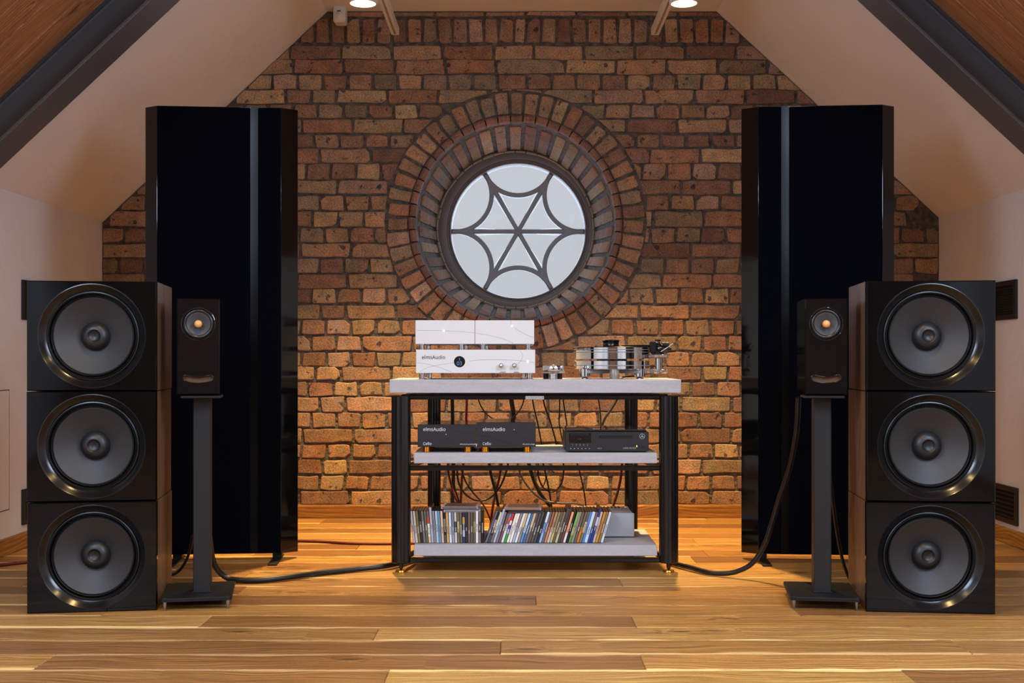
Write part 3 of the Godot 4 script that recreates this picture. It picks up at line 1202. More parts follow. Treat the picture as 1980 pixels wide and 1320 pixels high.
func build_wall_fittings() -> void:
	var spots := [[XL, 1, 5.07, 0.975, 1.145, "upper black air vent grille on the left wall behind the bass speakers"], [XL, 1, 5.07, 0.10, 0.25, "lower dark brown air vent grille on the left wall near the skirting"],
		[XR, -1, 5.115, 0.98, 1.15, "upper black air vent grille on the right wall behind the bass speakers"], [XR, -1, 5.105, 0.09, 0.252, "lower dark brown air vent grille on the right wall near the skirting"]]
	for s in spots:
		var dir: float = s[1]
		var len := 0.34
		var h: float = s[4] - s[3]
		# local frame: x along the wall away from the camera, z out of the wall
		var b := Basis(Vector3(0, 0, -dir), Vector3(0, 1, 0), Vector3(dir, 0, 0))
		var o := thing("air_vent", s[5], "air vent", Vector3.ZERO, 0.0, "wall air vents")
		o.transform = Transform3D(b, Vector3(s[0], s[3], -s[2] - (0.0 if dir > 0 else len)))
		var mb := MB.new()
		mb.plate(rect(0, 0, len, h), [rect(0.022, 0.022, len - 0.022, h - 0.022)], len * 0.5, 0.012, 0.0)
		part("frame", mb, M.vent_brown, o)
		mb = MB.new()
		mb.box(Vector3(len * 0.5, h * 0.5, 0.002), Vector3(len - 0.03, h - 0.03, 0.003))
		part("backing", mb, M.shadow_gap, o)
		for k in 6:
			mb = MB.new()
			var y := 0.022 + (h - 0.044) * (k + 0.5) / 6.0
			mb.box(Vector3(len * 0.5, y, 0.008), Vector3(len - 0.044, 0.003, 0.016), 0.001, Basis(Vector3(1, 0, 0), 0.7))
			part("louvre", mb, M.vent_brown, o)
	# flush access hatch
	var hatch := thing("access_hatch", "flush white access hatch with a thin dark outline in the left wall", "hatch")
	hatch.transform = Transform3D(Basis(Vector3(0, 0, -1), Vector3(0, 1, 0), Vector3(1, 0, 0)), Vector3(XL, 0.18, -4.35))
	var m2 := MB.new()
	m2.plate(rect(0, 0, 0.6, 0.5), [rect(0.004, 0.004, 0.596, 0.496)], 0.3, 0.0012, -0.001)
	part("joint", m2, M.ink, hatch)
	m2 = MB.new()
	m2.box(Vector3(0.3, 0.25, 0.0006), Vector3(0.592, 0.492, 0.002), 0.001)
	part("door", m2, M.plaster, hatch)
	# motion sensor
	var c := at(657, 27, 6.0)
	var pir := thing("motion_sensor", "small white motion sensor in the upper left corner of the brick wall", "motion sensor", c)
	m2 = MB.new()
	m2.prism(round_rect(-0.031, -0.045, 0.031, 0.045, 0.012), 0.02, -0.055, 0.006)
	part("housing", m2, M.white_plastic, pir)
	m2 = MB.new()
	m2.lathe(PackedVector2Array([Vector2(0, 0.012), Vector2(0.014, 0.009), Vector2(0.022, 0.003), Vector2(0.025, -0.001)]), 24, Transform3D(LAY, Vector3(0, -0.016, 0.02)))
	part("lens", m2, M.white_plastic, pir)
	m2 = MB.new()
	m2.box(Vector3(-0.002, 0.010, 0.0205), Vector3(0.018, 0.004, 0.002))
	part("indicator_slot", m2, M.shadow_gap, pir)
	m2 = MB.new()
	m2.box(Vector3(0, 0.053, -0.025), Vector3(0.05, 0.018, 0.03), 0.004)
	part("bracket", m2, M.white_plastic, pir)


func build_lamps() -> void:
	var ty := EYE + 1.616
	for side in [-1, 1]:
		var x0 := -0.592 if side < 0 else 0.697
		var dx := -0.02 if side < 0 else -0.03     # the tracks run nearly straight towards the camera
		var tr := thing("lamp_track", "slim white lighting track hanging under the ceiling on the %s" % ["left", "", "right"][side + 1], "lighting track", Vector3(x0, ty, -5.90), 0.0, "lighting tracks")
		var mb := MB.new()
		var len := 7.4
		var u := PackedVector2Array([Vector2(-0.019, 0), Vector2(-0.006, 0), Vector2(-0.006, 0.022), Vector2(0.006, 0.022), Vector2(0.006, 0), Vector2(0.019, 0), Vector2(0.019, 0.034), Vector2(-0.019, 0.034)])
		mb.prism(u, len, 0.0)
		part("rail", mb, M.white_plastic, tr)
		mb = MB.new()
		mb.box(Vector3(0, 0.017, -0.004), Vector3(0.038, 0.034, 0.008), 0.002)
		part("end_cap", mb, M.white_plastic, tr)
		for k in 3:
			mb = MB.new()
			mb.box(Vector3(0, (TOP_Y - ty + 0.034) * 0.5, 1.0 + 2.6 * k), Vector3(0.012, TOP_Y - ty - 0.034, 0.012), 0.002)
			part("hanger", mb, M.white_plastic, tr)
		var heads := [5.28, 3.1, 1.0]
		for k in heads.size():
			var hx := -0.673 if side < 0 else 0.752
			var where := Vector3(hx, ty, -heads[k])
			var label := "white cylindrical ceiling spot lamp glowing on the %s track near the brick wall" % ["left", "", "right"][side + 1]
			if k > 0:
				label = "white cylindrical spot lamp %s on the %s track" % [["", "above the front of the room", "above the camera"][k], ["left", "", "right"][side + 1]]
			spot_lamp(where, x0 - hx, label, SPOT_ENERGY if k == 0 else FILL_ENERGY, k)


func spot_lamp(where: Vector3, reach: float, label: String, energy: float, k: int) -> void:
	var o := thing("spot_lamp", label, "spot lamp", where, 0.0, "track spot lamps")
	var base := -0.033
	var mb := MB.new()
	mb.lathe(PackedVector2Array([Vector2(0.0, 0.11), Vector2(0.062, 0.11), Vector2(0.066, 0.106), Vector2(0.066, base + 0.003), Vector2(0.064, base), Vector2(0.057, base), Vector2(0.056, base + 0.004)]), 40)
	part("housing", mb, M.white_plastic, o)
	mb = MB.new()
	mb.lathe(PackedVector2Array([Vector2(0.0, base + 0.002), Vector2(0.0565, base + 0.002)]), 40)
	part("diffuser", mb, M.lamp_glow, o)
	mb = MB.new()
	var s := signf(reach)
	mb.box(Vector3(s * 0.066, 0.02, 0.0), Vector3(0.04, 0.03, 0.05), 0.004)
	part("track_adapter", mb, M.white_plastic, o)
	var l := SpotLight3D.new()
	l.name = "lamp_light"
	l.light_color = WARM
	l.light_energy = energy
	l.spot_angle = 35.0 if k == 0 else 80.0
	l.spot_angle_attenuation = 0.9
	l.spot_range = 12.0
	l.spot_attenuation = 2.0
	l.light_size = 0.03
	l.shadow_enabled = true
	l.position = Vector3(0, base - 0.012, 0)
	l.rotation.x = -PI / 2
	o.add_child(l)


# =====================================================================================================
# loudspeakers
# =====================================================================================================
func build_panel_speakers() -> void:
	for side in [-1, 1]:
		var m := float(side)
		# outer edge stands a little nearer than the inner edge
		var outer := Vector3(-1.480, 0, -4.74) if side < 0 else Vector3(1.515, 0, -4.72)
		var inner := Vector3(-0.877, 0, -4.79) if side < 0 else Vector3(0.914, 0, -4.77)
		var mid := (outer + inner) * 0.5
		var w := outer.distance_to(inner)
		var d := (inner - outer) * -m            # local +x runs left to right
		var turn := atan2(-d.z, d.x)
		var o := thing("panel_speaker", "tall black planar panel loudspeaker %s of the rack, glossy edges and dark cloth" % ["left", "", "right"][side + 1], "loudspeaker", mid, turn, "tall black panel loudspeakers")
		var h := w * 0.5
		var y0 := 0.026
		var y1 := 1.817
		# plan of the frame: bevelled ends. The outer end is on side m
		var xs := func(v: float) -> float: return v * m
		var plan := PackedVector2Array([Vector2(xs.call(h - 0.003), 0.045), Vector2(xs.call(h), 0.04), Vector2(xs.call(h - 0.053), 0.0), Vector2(xs.call(-h + 0.062), 0.0), Vector2(xs.call(-h), 0.04), Vector2(xs.call(-h + 0.003), 0.045), Vector2(xs.call(-h + 0.003), 0.062), Vector2(xs.call(h - 0.003), 0.062)])
		var mb := MB.new()
		mb.xf = Transform3D(Basis(Vector3(1, 0, 0), Vector3(0, 0, -1), Vector3(0, 1, 0)), Vector3.ZERO)   # plan (x, depth) lies flat, extruded upwards
		mb.prism(plan, y1, y0, 0.002)
		part("frame", mb, M.piano_black, o)
		for f in [[h - 0.055, -0.118], [-0.149, -h + 0.064]]:
			var a := minf(f[0] * m, f[1] * m)
			var b := maxf(f[0] * m, f[1] * m)
			mb = MB.new()
			mb.box(Vector3((a + b) * 0.5, (y0 + y1) * 0.5, 0.001), Vector3(b - a, y1 - y0 - 0.006, 0.008), 0.002)
			part("cloth_panel", mb, M.black_cloth, o)
		# glossy strip between the two cloth panels, gently rounded
		mb = MB.new()
		mb.xf = Transform3D(Basis(Vector3(1, 0, 0), Vector3(0, 0, -1), Vector3(0, 1, 0)), Vector3.ZERO)
		var strip := PackedVector2Array()
		for k in 9:
			var t := -1.0 + 2.0 * k / 8.0
			strip.append(Vector2(-0.1335 * m + t * 0.0152, -0.002 - 0.0001 * (1.0 - t * t)))
		strip.append(Vector2(-0.1335 * m + 0.0152, 0.004))
		strip.append(Vector2(-0.1335 * m - 0.0152, 0.004))
		mb.prism(strip, y1 - 0.001, y0 + 0.001)
		part("gloss_strip", mb, M.strip_satin, o)
		for fx in [-h + 0.08, h - 0.13]:
			mb = MB.new()
			mb.box(Vector3(fx * m, 0.004, 0.02), Vector3(0.036, 0.008, 0.25), 0.002)
			mb.box(Vector3(fx * m, 0.018, -0.035), Vector3(0.036, 0.026, 0.04), 0.002)
			part("foot", mb, M.powder_black, o)


func build_bass_cabinets() -> void:
	# one cabinet with all its parts, copied for the two stacks of three
	var w := 0.397
	var h := 0.3515
	var dep := 0.33
	var proto := Node3D.new()
	var mb := MB.new()
	var x := w * 0.5
	# veneered body: an open box behind the front board
	var y0 := 0.0015
	var y1 := h - 0.0015
	for s in [-1.0, 1.0]:
		var a := Vector3(s * x, y0, -0.021)
		var b := Vector3(s * x, y0, -dep)
		var c := Vector3(s * x, y1, -dep)
		var d := Vector3(s * x, y1, -0.021)
		mb.flat(a, b, c, Vector3(s, 0, 0), Vector2(0, 0), Vector2(0, 1), Vector2(0.4, 1))
		mb.flat(a, c, d, Vector3(s, 0, 0), Vector2(0, 0), Vector2(0.4, 1), Vector2(0.4, 0))
	mb.quad(Vector3(-x, y1, -0.021), Vector3(x, y1, -0.021), Vector3(x, y1, -dep), Vector3(-x, y1, -dep), Vector3.UP)
	mb.quad(Vector3(-x, y0, -0.021), Vector3(x, y0, -0.021), Vector3(x, y0, -dep), Vector3(-x, y0, -dep), Vector3.DOWN)
	mb.quad(Vector3(-x, y0, -dep), Vector3(x, y0, -dep), Vector3(x, y1, -dep), Vector3(-x, y1, -dep), Vector3.FORWARD)
	part("walnut_body", mb, M.walnut, proto)
	# glossy black front with its round cut-out
	mb = MB.new()
	var c0 := Vector2(0, h * 0.5)
	mb.plate(rect(-x + 0.003, y0 + 0.003, x - 0.003, y1 - 0.003), [circle(c0, 0.1655, 72)], 0.0, 0.0, -0.018, false)
	var fr := [rect(-x + 0.003, y0 + 0.003, x - 0.003, y1 - 0.003), rect(-x, y0, x, y1)]
	for k in 4:
		var e := (k + 1) % 4
		var p: Vector2 = fr[0][k]
		var q: Vector2 = fr[0][e]
		var r: Vector2 = fr[1][e]
		var s: Vector2 = fr[1][k]
		var o := (p + q) * 0.5 - c0
		mb.quad(Vector3(p.x, p.y, 0), Vector3(q.x, q.y, 0), Vector3(r.x, r.y, -0.003), Vector3(s.x, s.y, -0.003), Vector3(o.x, o.y, 0.1))
		mb.quad(Vector3(s.x, s.y, -0.003), Vector3(r.x, r.y, -0.003), Vector3(r.x, r.y, -0.021), Vector3(s.x, s.y, -0.021), Vector3(o.x, o.y, 0))
	part("front_board", mb, M.cabinet_black, proto)
	var t := Transform3D(LAY, Vector3(0, h * 0.5, 0))
	mb = MB.new()
	mb.lathe(PackedVector2Array([Vector2(0.167, -0.002), Vector2(0.1665, 0.0008), Vector2(0.164, 0.0012), Vector2(0.1615, -0.001), Vector2(0.153, -0.010), Vector2(0.145, -0.017), Vector2(0.1425, -0.0185), Vector2(0.1425, -0.026)]), 72, t)
	part("trim_ring", mb, M.ring_satin, proto)
	mb = MB.new()
	mb.lathe(PackedVector2Array([Vector2(0.1425, -0.022), Vector2(0.1415, -0.0165), Vector2(0.1385, -0.0155), Vector2(0.137, -0.019)]), 72, t)
	part("gasket", mb, M.gasket, proto)
	mb = MB.new()
	var pr := PackedVector2Array()
	for k in 25:
		var q := k / 24.0
		pr.append(Vector2(lerpf(0.1375, 0.1235, q), -0.018 + 0.0058 * sin(q * TAU * 1.5 + 0.3) - 0.003 * q))
	mb.lathe(pr, 72, t)
	part("surround", mb, M.rubber, proto)
	mb = MB.new()
	mb.lathe(PackedVector2Array([Vector2(0.1245, -0.0215), Vector2(0.121, -0.0195), Vector2(0.113, -0.024), Vector2(0.095, -0.033), Vector2(0.07, -0.045), Vector2(0.042, -0.0575)]), 72, t)
	part("cone", mb, M.paper_cone, proto)
	mb = MB.new()
	mb.lathe(PackedVector2Array([Vector2(0.0465, -0.058), Vector2(0.0455, -0.051), Vector2(0.043, -0.044), Vector2(0.0385, -0.037), Vector2(0.033, -0.032), Vector2(0.027, -0.0288), Vector2(0.0215, -0.0278), Vector2(0.0195, -0.0292), Vector2(0.0165, -0.034), Vector2(0.011, -0.0375), Vector2(0.0, -0.039)]), 48, t)
	part("dust_cap", mb, M.dust_cap, proto)
	var tier := ["bottom", "middle", "top"]
	for side in [-1, 1]:
		var a := Vector3(-1.540, 0, -3.755) if side < 0 else Vector3(1.117, 0, -3.79)
		var b := Vector3(-1.146, 0, -3.81) if side < 0 else Vector3(1.518, 0, -3.747)
		var d := b - a
		for k in 3:
			var o: Node3D = proto.duplicate()
			o.name = unique("bass_speaker")
			add_child(o)
			# the two upper cabinets sit a hair out of line, as in the photograph
			o.position = (a + b) * 0.5 + Vector3([0.0, 0.0015, 0.001][k] * side, k * h, 0)
			o.rotation.y = atan2(-d.z, d.x) + [0.0, 0.004, -0.003][k]
			tag(o, "%s bass speaker of the %s stack, black front with one big cone" % [tier[k], ["left", "", "right"][side + 1]], "loudspeaker", "stacked bass speakers")
	proto.free()


func build_monitors() -> void:
	for side in [-1, 1]:
		var turn := 0.20 if side < 0 else -0.12
		var front := Vector3(-1.0265, 0, -3.86) if side < 0 else Vector3(1.0115, 0, -3.86)
		var name_side: String = ["left", "", "right"][side + 1]
		var w := 0.136
		var y0 := 0.689
		var h := 0.312
		# ---- stand ----
		var stand_turn := 0.19 if side < 0 else -0.14
		var sc := Vector3(-1.047, 0, -3.95) if side < 0 else Vector3(1.017, 0, -3.95)
		var st := thing("speaker_stand", "dark grey metal stand with square post and spiked base under the %s small speaker" % name_side, "speaker stand", sc, stand_turn, "spiked speaker stands")
		var mb := MB.new()
		mb.prism(round_rect(-0.111, -0.14, 0.111, 0.14, 0.012), 0.040, 0.029, 0.001)
		# lie the plate down: the prism's xy becomes the floor plane
		var flat := MB.new()
		flat.xf = Transform3D(Basis(Vector3(1, 0, 0), Vector3(0, 0, -1), Vector3(0, 1, 0)), Vector3.ZERO)
		flat.prism(round_rect(-0.111, -0.14, 0.111, 0.14, 0.012), 0.040, 0.029, 0.0015)
		part("base_plate", flat, M.powder_black, st)
		var post_at := Vector3(0.012 if side < 0 else 0.0, 0, 0.015)
		mb = MB.new()
		mb.box(post_at + Vector3(0, 0.04 + 0.32, 0), Vector3(0.056, 0.64, 0.075), 0.0025)
		part("post", mb, M.powder_grey, st)
		mb = MB.new()
		mb.box(post_at + Vector3(0, 0.042, 0), Vector3(0.062, 0.004, 0.082), 0.001)
		part("weld_collar", mb, M.powder_black, st)
		mb = MB.new()
		mb.box(post_at + Vector3(0, 0.682, 0.02), Vector3(0.126, 0.008, 0.16), 0.002)
		part("top_plate", mb, M.powder_black, st)
		for sx in [-1.0, 1.0]:
			for sz in [-1.0, 1.0]:
				mb = MB.new()
				mb.lathe(PackedVector2Array([Vector2(0, 0.0), Vector2(0.0022, 0.001), Vector2(0.0062, 0.017), Vector2(0.0066, 0.029), Vector2(0.003, 0.030), Vector2(0.003, 0.0405), Vector2(0, 0.041)]), 16, Transform3D(Basis(), Vector3(sx * 0.098, 0, sz * 0.127)))
				part("spike", mb, M.spike_steel, st)
		# ---- little full-range speaker ----
		var o := thing("small_speaker", "small glossy black speaker with one driver and smile shaped port on the %s stand" % name_side, "loudspeaker", front + Vector3(0, y0, 0), turn, "small speakers on stands")
		var x := w * 0.5
		var c0 := Vector2(0.0, h - 0.082)
		var smile := PackedVector2Array()
		var pc := Vector2(0.0, 0.155)             # the port is a strip of a ring round this point
		var ends := 0.36
		for k in 13:
			var a := -PI / 2 - ends + 2 * ends * k / 12.0
			smile.append(pc + Vector2(cos(a), sin(a)) * 0.117)
		for k in range(1, 6):
			var a := -PI / 2 + ends
			var m := pc + Vector2(cos(a), sin(a)) * 0.107
			smile.append(m + Vector2.from_angle(a + PI * k / 6.0) * 0.010)
		for k in 13:
			var a := -PI / 2 + ends - 2 * ends * k / 12.0
			smile.append(pc + Vector2(cos(a), sin(a)) * 0.097)
		for k in range(1, 6):
			var a := -PI / 2 - ends
			var m := pc + Vector2(cos(a), sin(a)) * 0.107
			smile.append(m + Vector2.from_angle(a + PI + PI * k / 6.0) * 0.010)
		mb = MB.new()
		var e := 0.004
		mb.plate(rect(-x + e, e, x - e, h - e), [circle(c0, 0.053, 48), smile], 0.0, 0.0, -0.016)
		var fr := [rect(-x + e, e, x - e, h - e), rect(-x, 0, x, h)]
		for k in 4:
			var q := (k + 1) % 4
			var cen: Vector2 = (fr[0][k] + fr[0][q]) * 0.5 - Vector2(0, h * 0.5)
			var od := Vector3(cen.x, cen.y, 0)
			var pp: Vector2 = fr[0][k]
			var pq: Vector2 = fr[0][q]
			var rq: Vector2 = fr[1][q]
			var rp: Vector2 = fr[1][k]
			mb.quad(Vector3(pp.x, pp.y, 0), Vector3(pq.x, pq.y, 0), Vector3(rq.x, rq.y, -e), Vector3(rp.x, rp.y, -e), od + Vector3(0, 0, 0.05))
			mb.quad(Vector3(rp.x, rp.y, -e), Vector3(rq.x, rq.y, -e), Vector3(rq.x, rq.y, -0.22), Vector3(rp.x, rp.y, -0.22), od)
		mb.quad(Vector3(-x, 0, -0.22), Vector3(x, 0, -0.22), Vector3(x, h, -0.22), Vector3(-x, h, -0.22), Vector3.FORWARD)
		part("cabinet", mb, M.piano_black, o)
		var t := Transform3D(LAY, Vector3(c0.x, c0.y, 0))
		mb = MB.new()
		mb.lathe(PackedVector2Array([Vector2(0.055, -0.001), Vector2(0.0545, 0.0022), Vector2(0.0525, 0.003), Vector2(0.050, 0.0012), Vector2(0.0485, -0.002), Vector2(0.0485, -0.012)]), 56, t)
		part("trim_ring", mb, M.piano_black, o)
		mb = MB.new()
		var pr := PackedVector2Array()
		for k in 13:
			var q := k / 12.0
			pr.append(Vector2(lerpf(0.0486, 0.0375, q), -0.003 + 0.003 * sin(q * PI)))
		mb.lathe(pr, 56, t)
		part("surround", mb, M.gasket, o)
		mb = MB.new()
		mb.lathe(PackedVector2Array([Vector2(0.0376, -0.004), Vector2(0.036, -0.0035), Vector2(0.028, -0.009), Vector2(0.0105, -0.021)]), 56, t)
		part("cone", mb, M.grey_cone, o)
		mb = MB.new()
		mb.lathe(PackedVector2Array([Vector2(0.0105, -0.022), Vector2(0.0110, -0.008), Vector2(0.0125, 0.0), Vector2(0.0118, 0.006), Vector2(0.009, 0.0105), Vector2(0.0045, 0.0130), Vector2(0, 0.0136)]), 28, t)
		part("phase_plug", mb, M.plug_wood, o)
		# port: polished lip and brown lining
		mb = MB.new()
		var lip := PackedVector3Array()
		for k in smile.size() + 1:
			var p := smile[k % smile.size()]
			lip.append(Vector3(p.x, p.y, 0.0003))
		mb.tube(lip, 0.0016, 8)
		part("port_lip", mb, M.piano_black, o)
		mb = MB.new()
		mb.prism(smile, -0.012, -0.0155)
		part("port_lining", mb, M.port_lining, o)


# =====================================================================================================
# rack and what stands on it
# =====================================================================================================
const TOP_H := 0.729
const MID_H := 0.451
const LOW_H := 0.1015


func build_rack() -> void:
	var o := thing("hifi_rack", "three tier rack with black metal posts and pale limed wood shelves", "rack", Vector3(0.07, 0, -4.7))
	var base := o.position
	# shelf boards
	for s in [[-0.4714, 0.6277, TOP_H, 0.051, 4.48, 4.912], [-0.3815, 0.5400, MID_H, 0.040, 4.502, 4.932], [-0.3815, 0.5400, LOW_H, 0.041, 4.502, 4.932]]:
		var mb := MB.new()
		mb.box(Vector3((s[0] + s[1]) * 0.5, s[2] - s[3] * 0.5, -(s[4] + s[5]) * 0.5) - base, Vector3(s[1] - s[0], s[3], s[5] - s[4]), 0.002)
		var b := part("shelf_board", mb, M.limed_ash, o)
		# small cones that carry the board
		for ex in [0.09, 0.91]:
			for ez in [0.03, 0.40]:
				var c := MB.new()
				var drop := 0.007 if s[2] < 0.5 else 0.006
				c.lathe(PackedVector2Array([Vector2(0, -drop), Vector2(0.006, -drop), Vector2(0.008, 0.0005)]), 12, Transform3D(Basis(), Vector3(lerpf(s[0], s[1], ex), s[2] - s[3], -(s[4] + ez)) - base))
				part("support_cone", c, M.spike_steel, b)
	# posts: an oval with a flute, fat in front and slim behind
	for p in [[-0.4295, 4.502, 0.0365, 0.030], [0.5830, 4.502, 0.0365, 0.030], [-0.337, 4.985, 0.0275, 0.024], [0.4885, 4.985, 0.0275, 0.024]]:
		var sec := PackedVector2Array()
		for k in 40:
			var a := TAU * k / 40.0
			var r := 1.0 - 0.10 * exp(-pow(absf(angle_difference(a, -PI / 2 + 0.55)) / 0.16, 2.0)) - 0.06 * exp(-pow(absf(angle_difference(a, -PI / 2 - 0.75)) / 0.14, 2.0))
			sec.append(Vector2(cos(a) * p[2], sin(a) * p[3]) * r)
		var mb := MB.new()
		mb.xf = Transform3D(Basis(Vector3(1, 0, 0), Vector3(0, 0, -1), Vector3(0, 1, 0)), Vector3(p[0], 0, -p[1]) - base)
		smooth_column(mb, sec, 0.036, 0.668)
		var post := part("post", mb, M.rack_black, o)
		mb = MB.new()
		mb.xf = Transform3D(Basis(), Vector3(p[0], 0, -p[1]) - base)
		mb.lathe(PackedVector2Array([Vector2(0, 0.006), Vector2(0.003, 0.009), Vector2(0.0075, 0.016), Vector2(0.0085, 0.026), Vector2(0.0085, 0.037)]), 20)
		part("spike", mb, M.rack_black, post)
		mb = MB.new()
		mb.xf = Transform3D(Basis(), Vector3(p[0], 0, -p[1]) - base)
		mb.lathe(PackedVector2Array([Vector2(0, 0), Vector2(0.0205, 0), Vector2(0.0215, 0.001), Vector2(0.0215, 0.005), Vector2(0.019, 0.0085), Vector2(0.010, 0.0095), Vector2(0, 0.0075)]), 32)
		part("floor_disc", mb, M.gold, post)
	# rails on three levels
	for y in [0.046, 0.394, 0.6625]:
		for r in [[Vector3(-0.40, y, -4.502), Vector3(0.553, y, -4.502)], [Vector3(-0.31, y, -4.985), Vector3(0.465, y, -4.985)], [Vector3(-0.425, y, -4.52), Vector3(-0.34, y, -4.97)], [Vector3(0.578, y, -4.52), Vector3(0.491, y, -4.97)]]:
			var mb := MB.new()
			var d: Vector3 = r[1] - r[0]
			var l := d.length()
			var b := Basis(d / l, Vector3.UP, (d / l).cross(Vector3.UP))
			mb.box((r[0] + r[1]) * 0.5 - base, Vector3(l, 0.0195, 0.02), 0.006, b)
			part("rail", mb, M.rack_black, o)
	var mb := MB.new()
	var np := at(1034, 768.7, 4.491)
	mb.box(np - base, Vector3(0.0695, 0.0125, 0.0016), 0.0005)
	var plate := part("nameplate", mb, M.silver_paint, o)
	lettering("FOUNDATION", 0.0085, M.ink, plate, np - base + Vector3(0, 0, 0.001), "lettering", false)


func smooth_column(mb: MB, sec: PackedVector2Array, y0: float, y1: float) -> void:
	var m := sec.size()
	var nn := []
	for k in m:
		var d := sec[(k + 1) % m] - sec[(k + m - 1) % m]
		nn.append(Vector3(d.y, -d.x, 0).normalized())
	var e := 0.003
	for k in m:
		var q := (k + 1) % m
		var a := Vector3(sec[k].x, sec[k].y, 0)
		var b := Vector3(sec[q].x, sec[q].y, 0)
		var lo := Vector3(0, 0, y0 + e)
		var hi := Vector3(0, 0, y1 - e)
		mb.tri(a + lo, b + lo, b + hi, nn[k], nn[q], nn[q])
		mb.tri(a + lo, b + hi, a + hi, nn[k], nn[q], nn[k])
		for s in [[lo, y0], [hi, y1]]:
			var c := Vector3(0, 0, s[1])
			var f := Vector3(0, 0, 1.0 if s[1] == y1 else -1.0)
			mb.quad(a + s[0], b + s[0], b * 0.92 + c, a * 0.92 + c, (a + b).normalized() + f)
			mb.flat(a * 0.92 + c, b * 0.92 + c, c, f)


func line_on(px: Array, d: float, base: Vector3) -> PackedVector3Array:
	var pts := []
	for p in px:
		pts.append(at(p[0], p[1], d) - base)
	return smooth(pts, 6)


func chrome_foot(o: Node3D, x: float, y0: float, y1: float, z: float, r := 0.0135) -> void:
	var mb := MB.new()
	var t := Transform3D(Basis(), Vector3(x, 0, z))
	mb.lathe(PackedVector2Array([Vector2(0, y0), Vector2(r, y0), Vector2(r, y0 + 0.003), Vector2(r * 0.78, y0 + 0.0045), Vector2(r * 0.78, y1 - 0.0045), Vector2(r, y1 - 0.003), Vector2(r, y1), Vector2(0, y1)]), 24, t)
	part("foot", mb, M.chrome, o)


func build_top_shelf_things() -> void:
	var d := 4.505
	# ---- lower white unit ----
	var base := Vector3((-0.3737 + 0.0783) * 0.5, TOP_H, -4.69)
	var o := thing("preamplifier", "white hifi unit with round display and two knobs standing on the top shelf", "amplifier", base)
	var mb := MB.new()
	mb.box(Vector3(0, 0.0235 + 0.0445, 0), Vector3(0.452, 0.089, 0.37), 0.0015)
	part("body", mb, M.amp_white, o)
	for fx in [-0.205, 0.205]:
		for fz in [-0.15, 0.16]:
			chrome_foot(o, fx, 0.0, 0.024, fz)
			if fz > 0:
				chrome_foot(o, fx + 0.022 * (-1.0 if fx > 0 else 1.0), 0.0, 0.024, fz - 0.10, 0.011)
	lettering("elmsAudio", 0.0135, M.engraving_dark, o, at(815.5, 690.5, d) - base + Vector3(0, 0, 0.001), "brand_lettering")
	var c := at(888.5, 699, d) - base
	mb = MB.new()
	mb.lathe(PackedVector2Array([Vector2(0, 0.0012), Vector2(0.0205, 0.0012), Vector2(0.0212, 0.0006), Vector2(0.0215, -0.001)]), 40, Transform3D(LAY, c))
	var disp := part("display", mb, M.display_black, o)
	lettering("1", 0.0105, M.display_digits, disp, c + Vector3(0, 0.0085, 0.0016), "digits", false)
	lettering("03", 0.0140, M.display_digits, disp, c + Vector3(0, -0.0065, 0.0016), "digits", false)
	for kx in [969.0, 994.5]:
		var k := at(kx, 706.5, d) - base
		mb = MB.new()
		mb.lathe(PackedVector2Array([Vector2(0.0045, -0.001), Vector2(0.0045, 0.008), Vector2(0.0085, 0.010), Vector2(0.0098, 0.014), Vector2(0.0092, 0.019), Vector2(0.006, 0.0225), Vector2(0, 0.0235)]), 32, Transform3D(LAY, k))
		part("knob", mb, M.chrome, o)
	lettering("volume", 0.0036, M.ink, o, at(972.5, 719.2, d) - base + Vector3(0, 0, 0.001), "small_print", false)
	lettering("source", 0.0036, M.ink, o, at(998.5, 719.2, d) - base + Vector3(0, 0, 0.001), "small_print", false)
	for l in [[[807, 701], [825, 703.5], [845, 708.5], [860, 714], [873, 719]], [[812, 718], [828, 710], [848, 705.5], [870, 702], [877, 701]], [[907, 697.5], [935, 695.5], [970, 695.5], [1000, 696.5], [1020, 699]], [[1006, 678], [1010, 685], [1009, 694], [1004, 701], [999, 705]], [[1022, 699.5], [1034, 701]]]:
		mb = MB.new()
		mb.tube(line_on(l, d, base), 0.0009, 4, 0.5)
		part("engraved_line", mb, M.engraving, o)
	led(o, at(1020.5, 699, d) - base)
	# ---- upper white unit, standing on the lower one ----
	var top := TOP_H + 0.1125
	base = Vector3((-0.3757 + 0.0744) * 0.5, top, -4.69)
	o = thing("power_supply", "plain white hifi unit with two violet lights stacked on the unit with knobs", "amplifier", base)
	mb = MB.new()
	for q in [[-0.225, -0.0008], [0.0008, 0.225]]:
		mb.box(Vector3((q[0] + q[1]) * 0.5, 0.0212 + 0.045, 0), Vector3(q[1] - q[0], 0.090, 0.37), 0.0012)
	mb.box(Vector3(0, 0.066, -0.002), Vector3(0.02, 0.086, 0.36))
	part("body", mb, M.amp_white, o)
	for fx in [-0.203, -0.052, 0.03, 0.203]:
		chrome_foot(o, fx, 0.0, 0.0215, 0.155)
		chrome_foot(o, fx * 0.98 + 0.012, 0.0, 0.0215, 0.03, 0.011)
	for l in [[[806, 638.5], [835, 638.5], [858, 639.2], [890, 641], [917, 643.5]], [[920, 644], [945, 648], [970, 654], [988, 661], [992, 664]], [[988, 620], [988, 627]], [[994, 633], [1010, 643], [1022, 649], [1032, 652]]]:
		mb = MB.new()
		mb.tube(line_on(l, d, base), 0.0009, 4, 0.5)
		part("engraved_line", mb, M.engraving, o)
	led(o, at(858, 639.3, d) - base)
	led(o, at(990, 630.5, d) - base)
	build_turntable()
	build_motor()


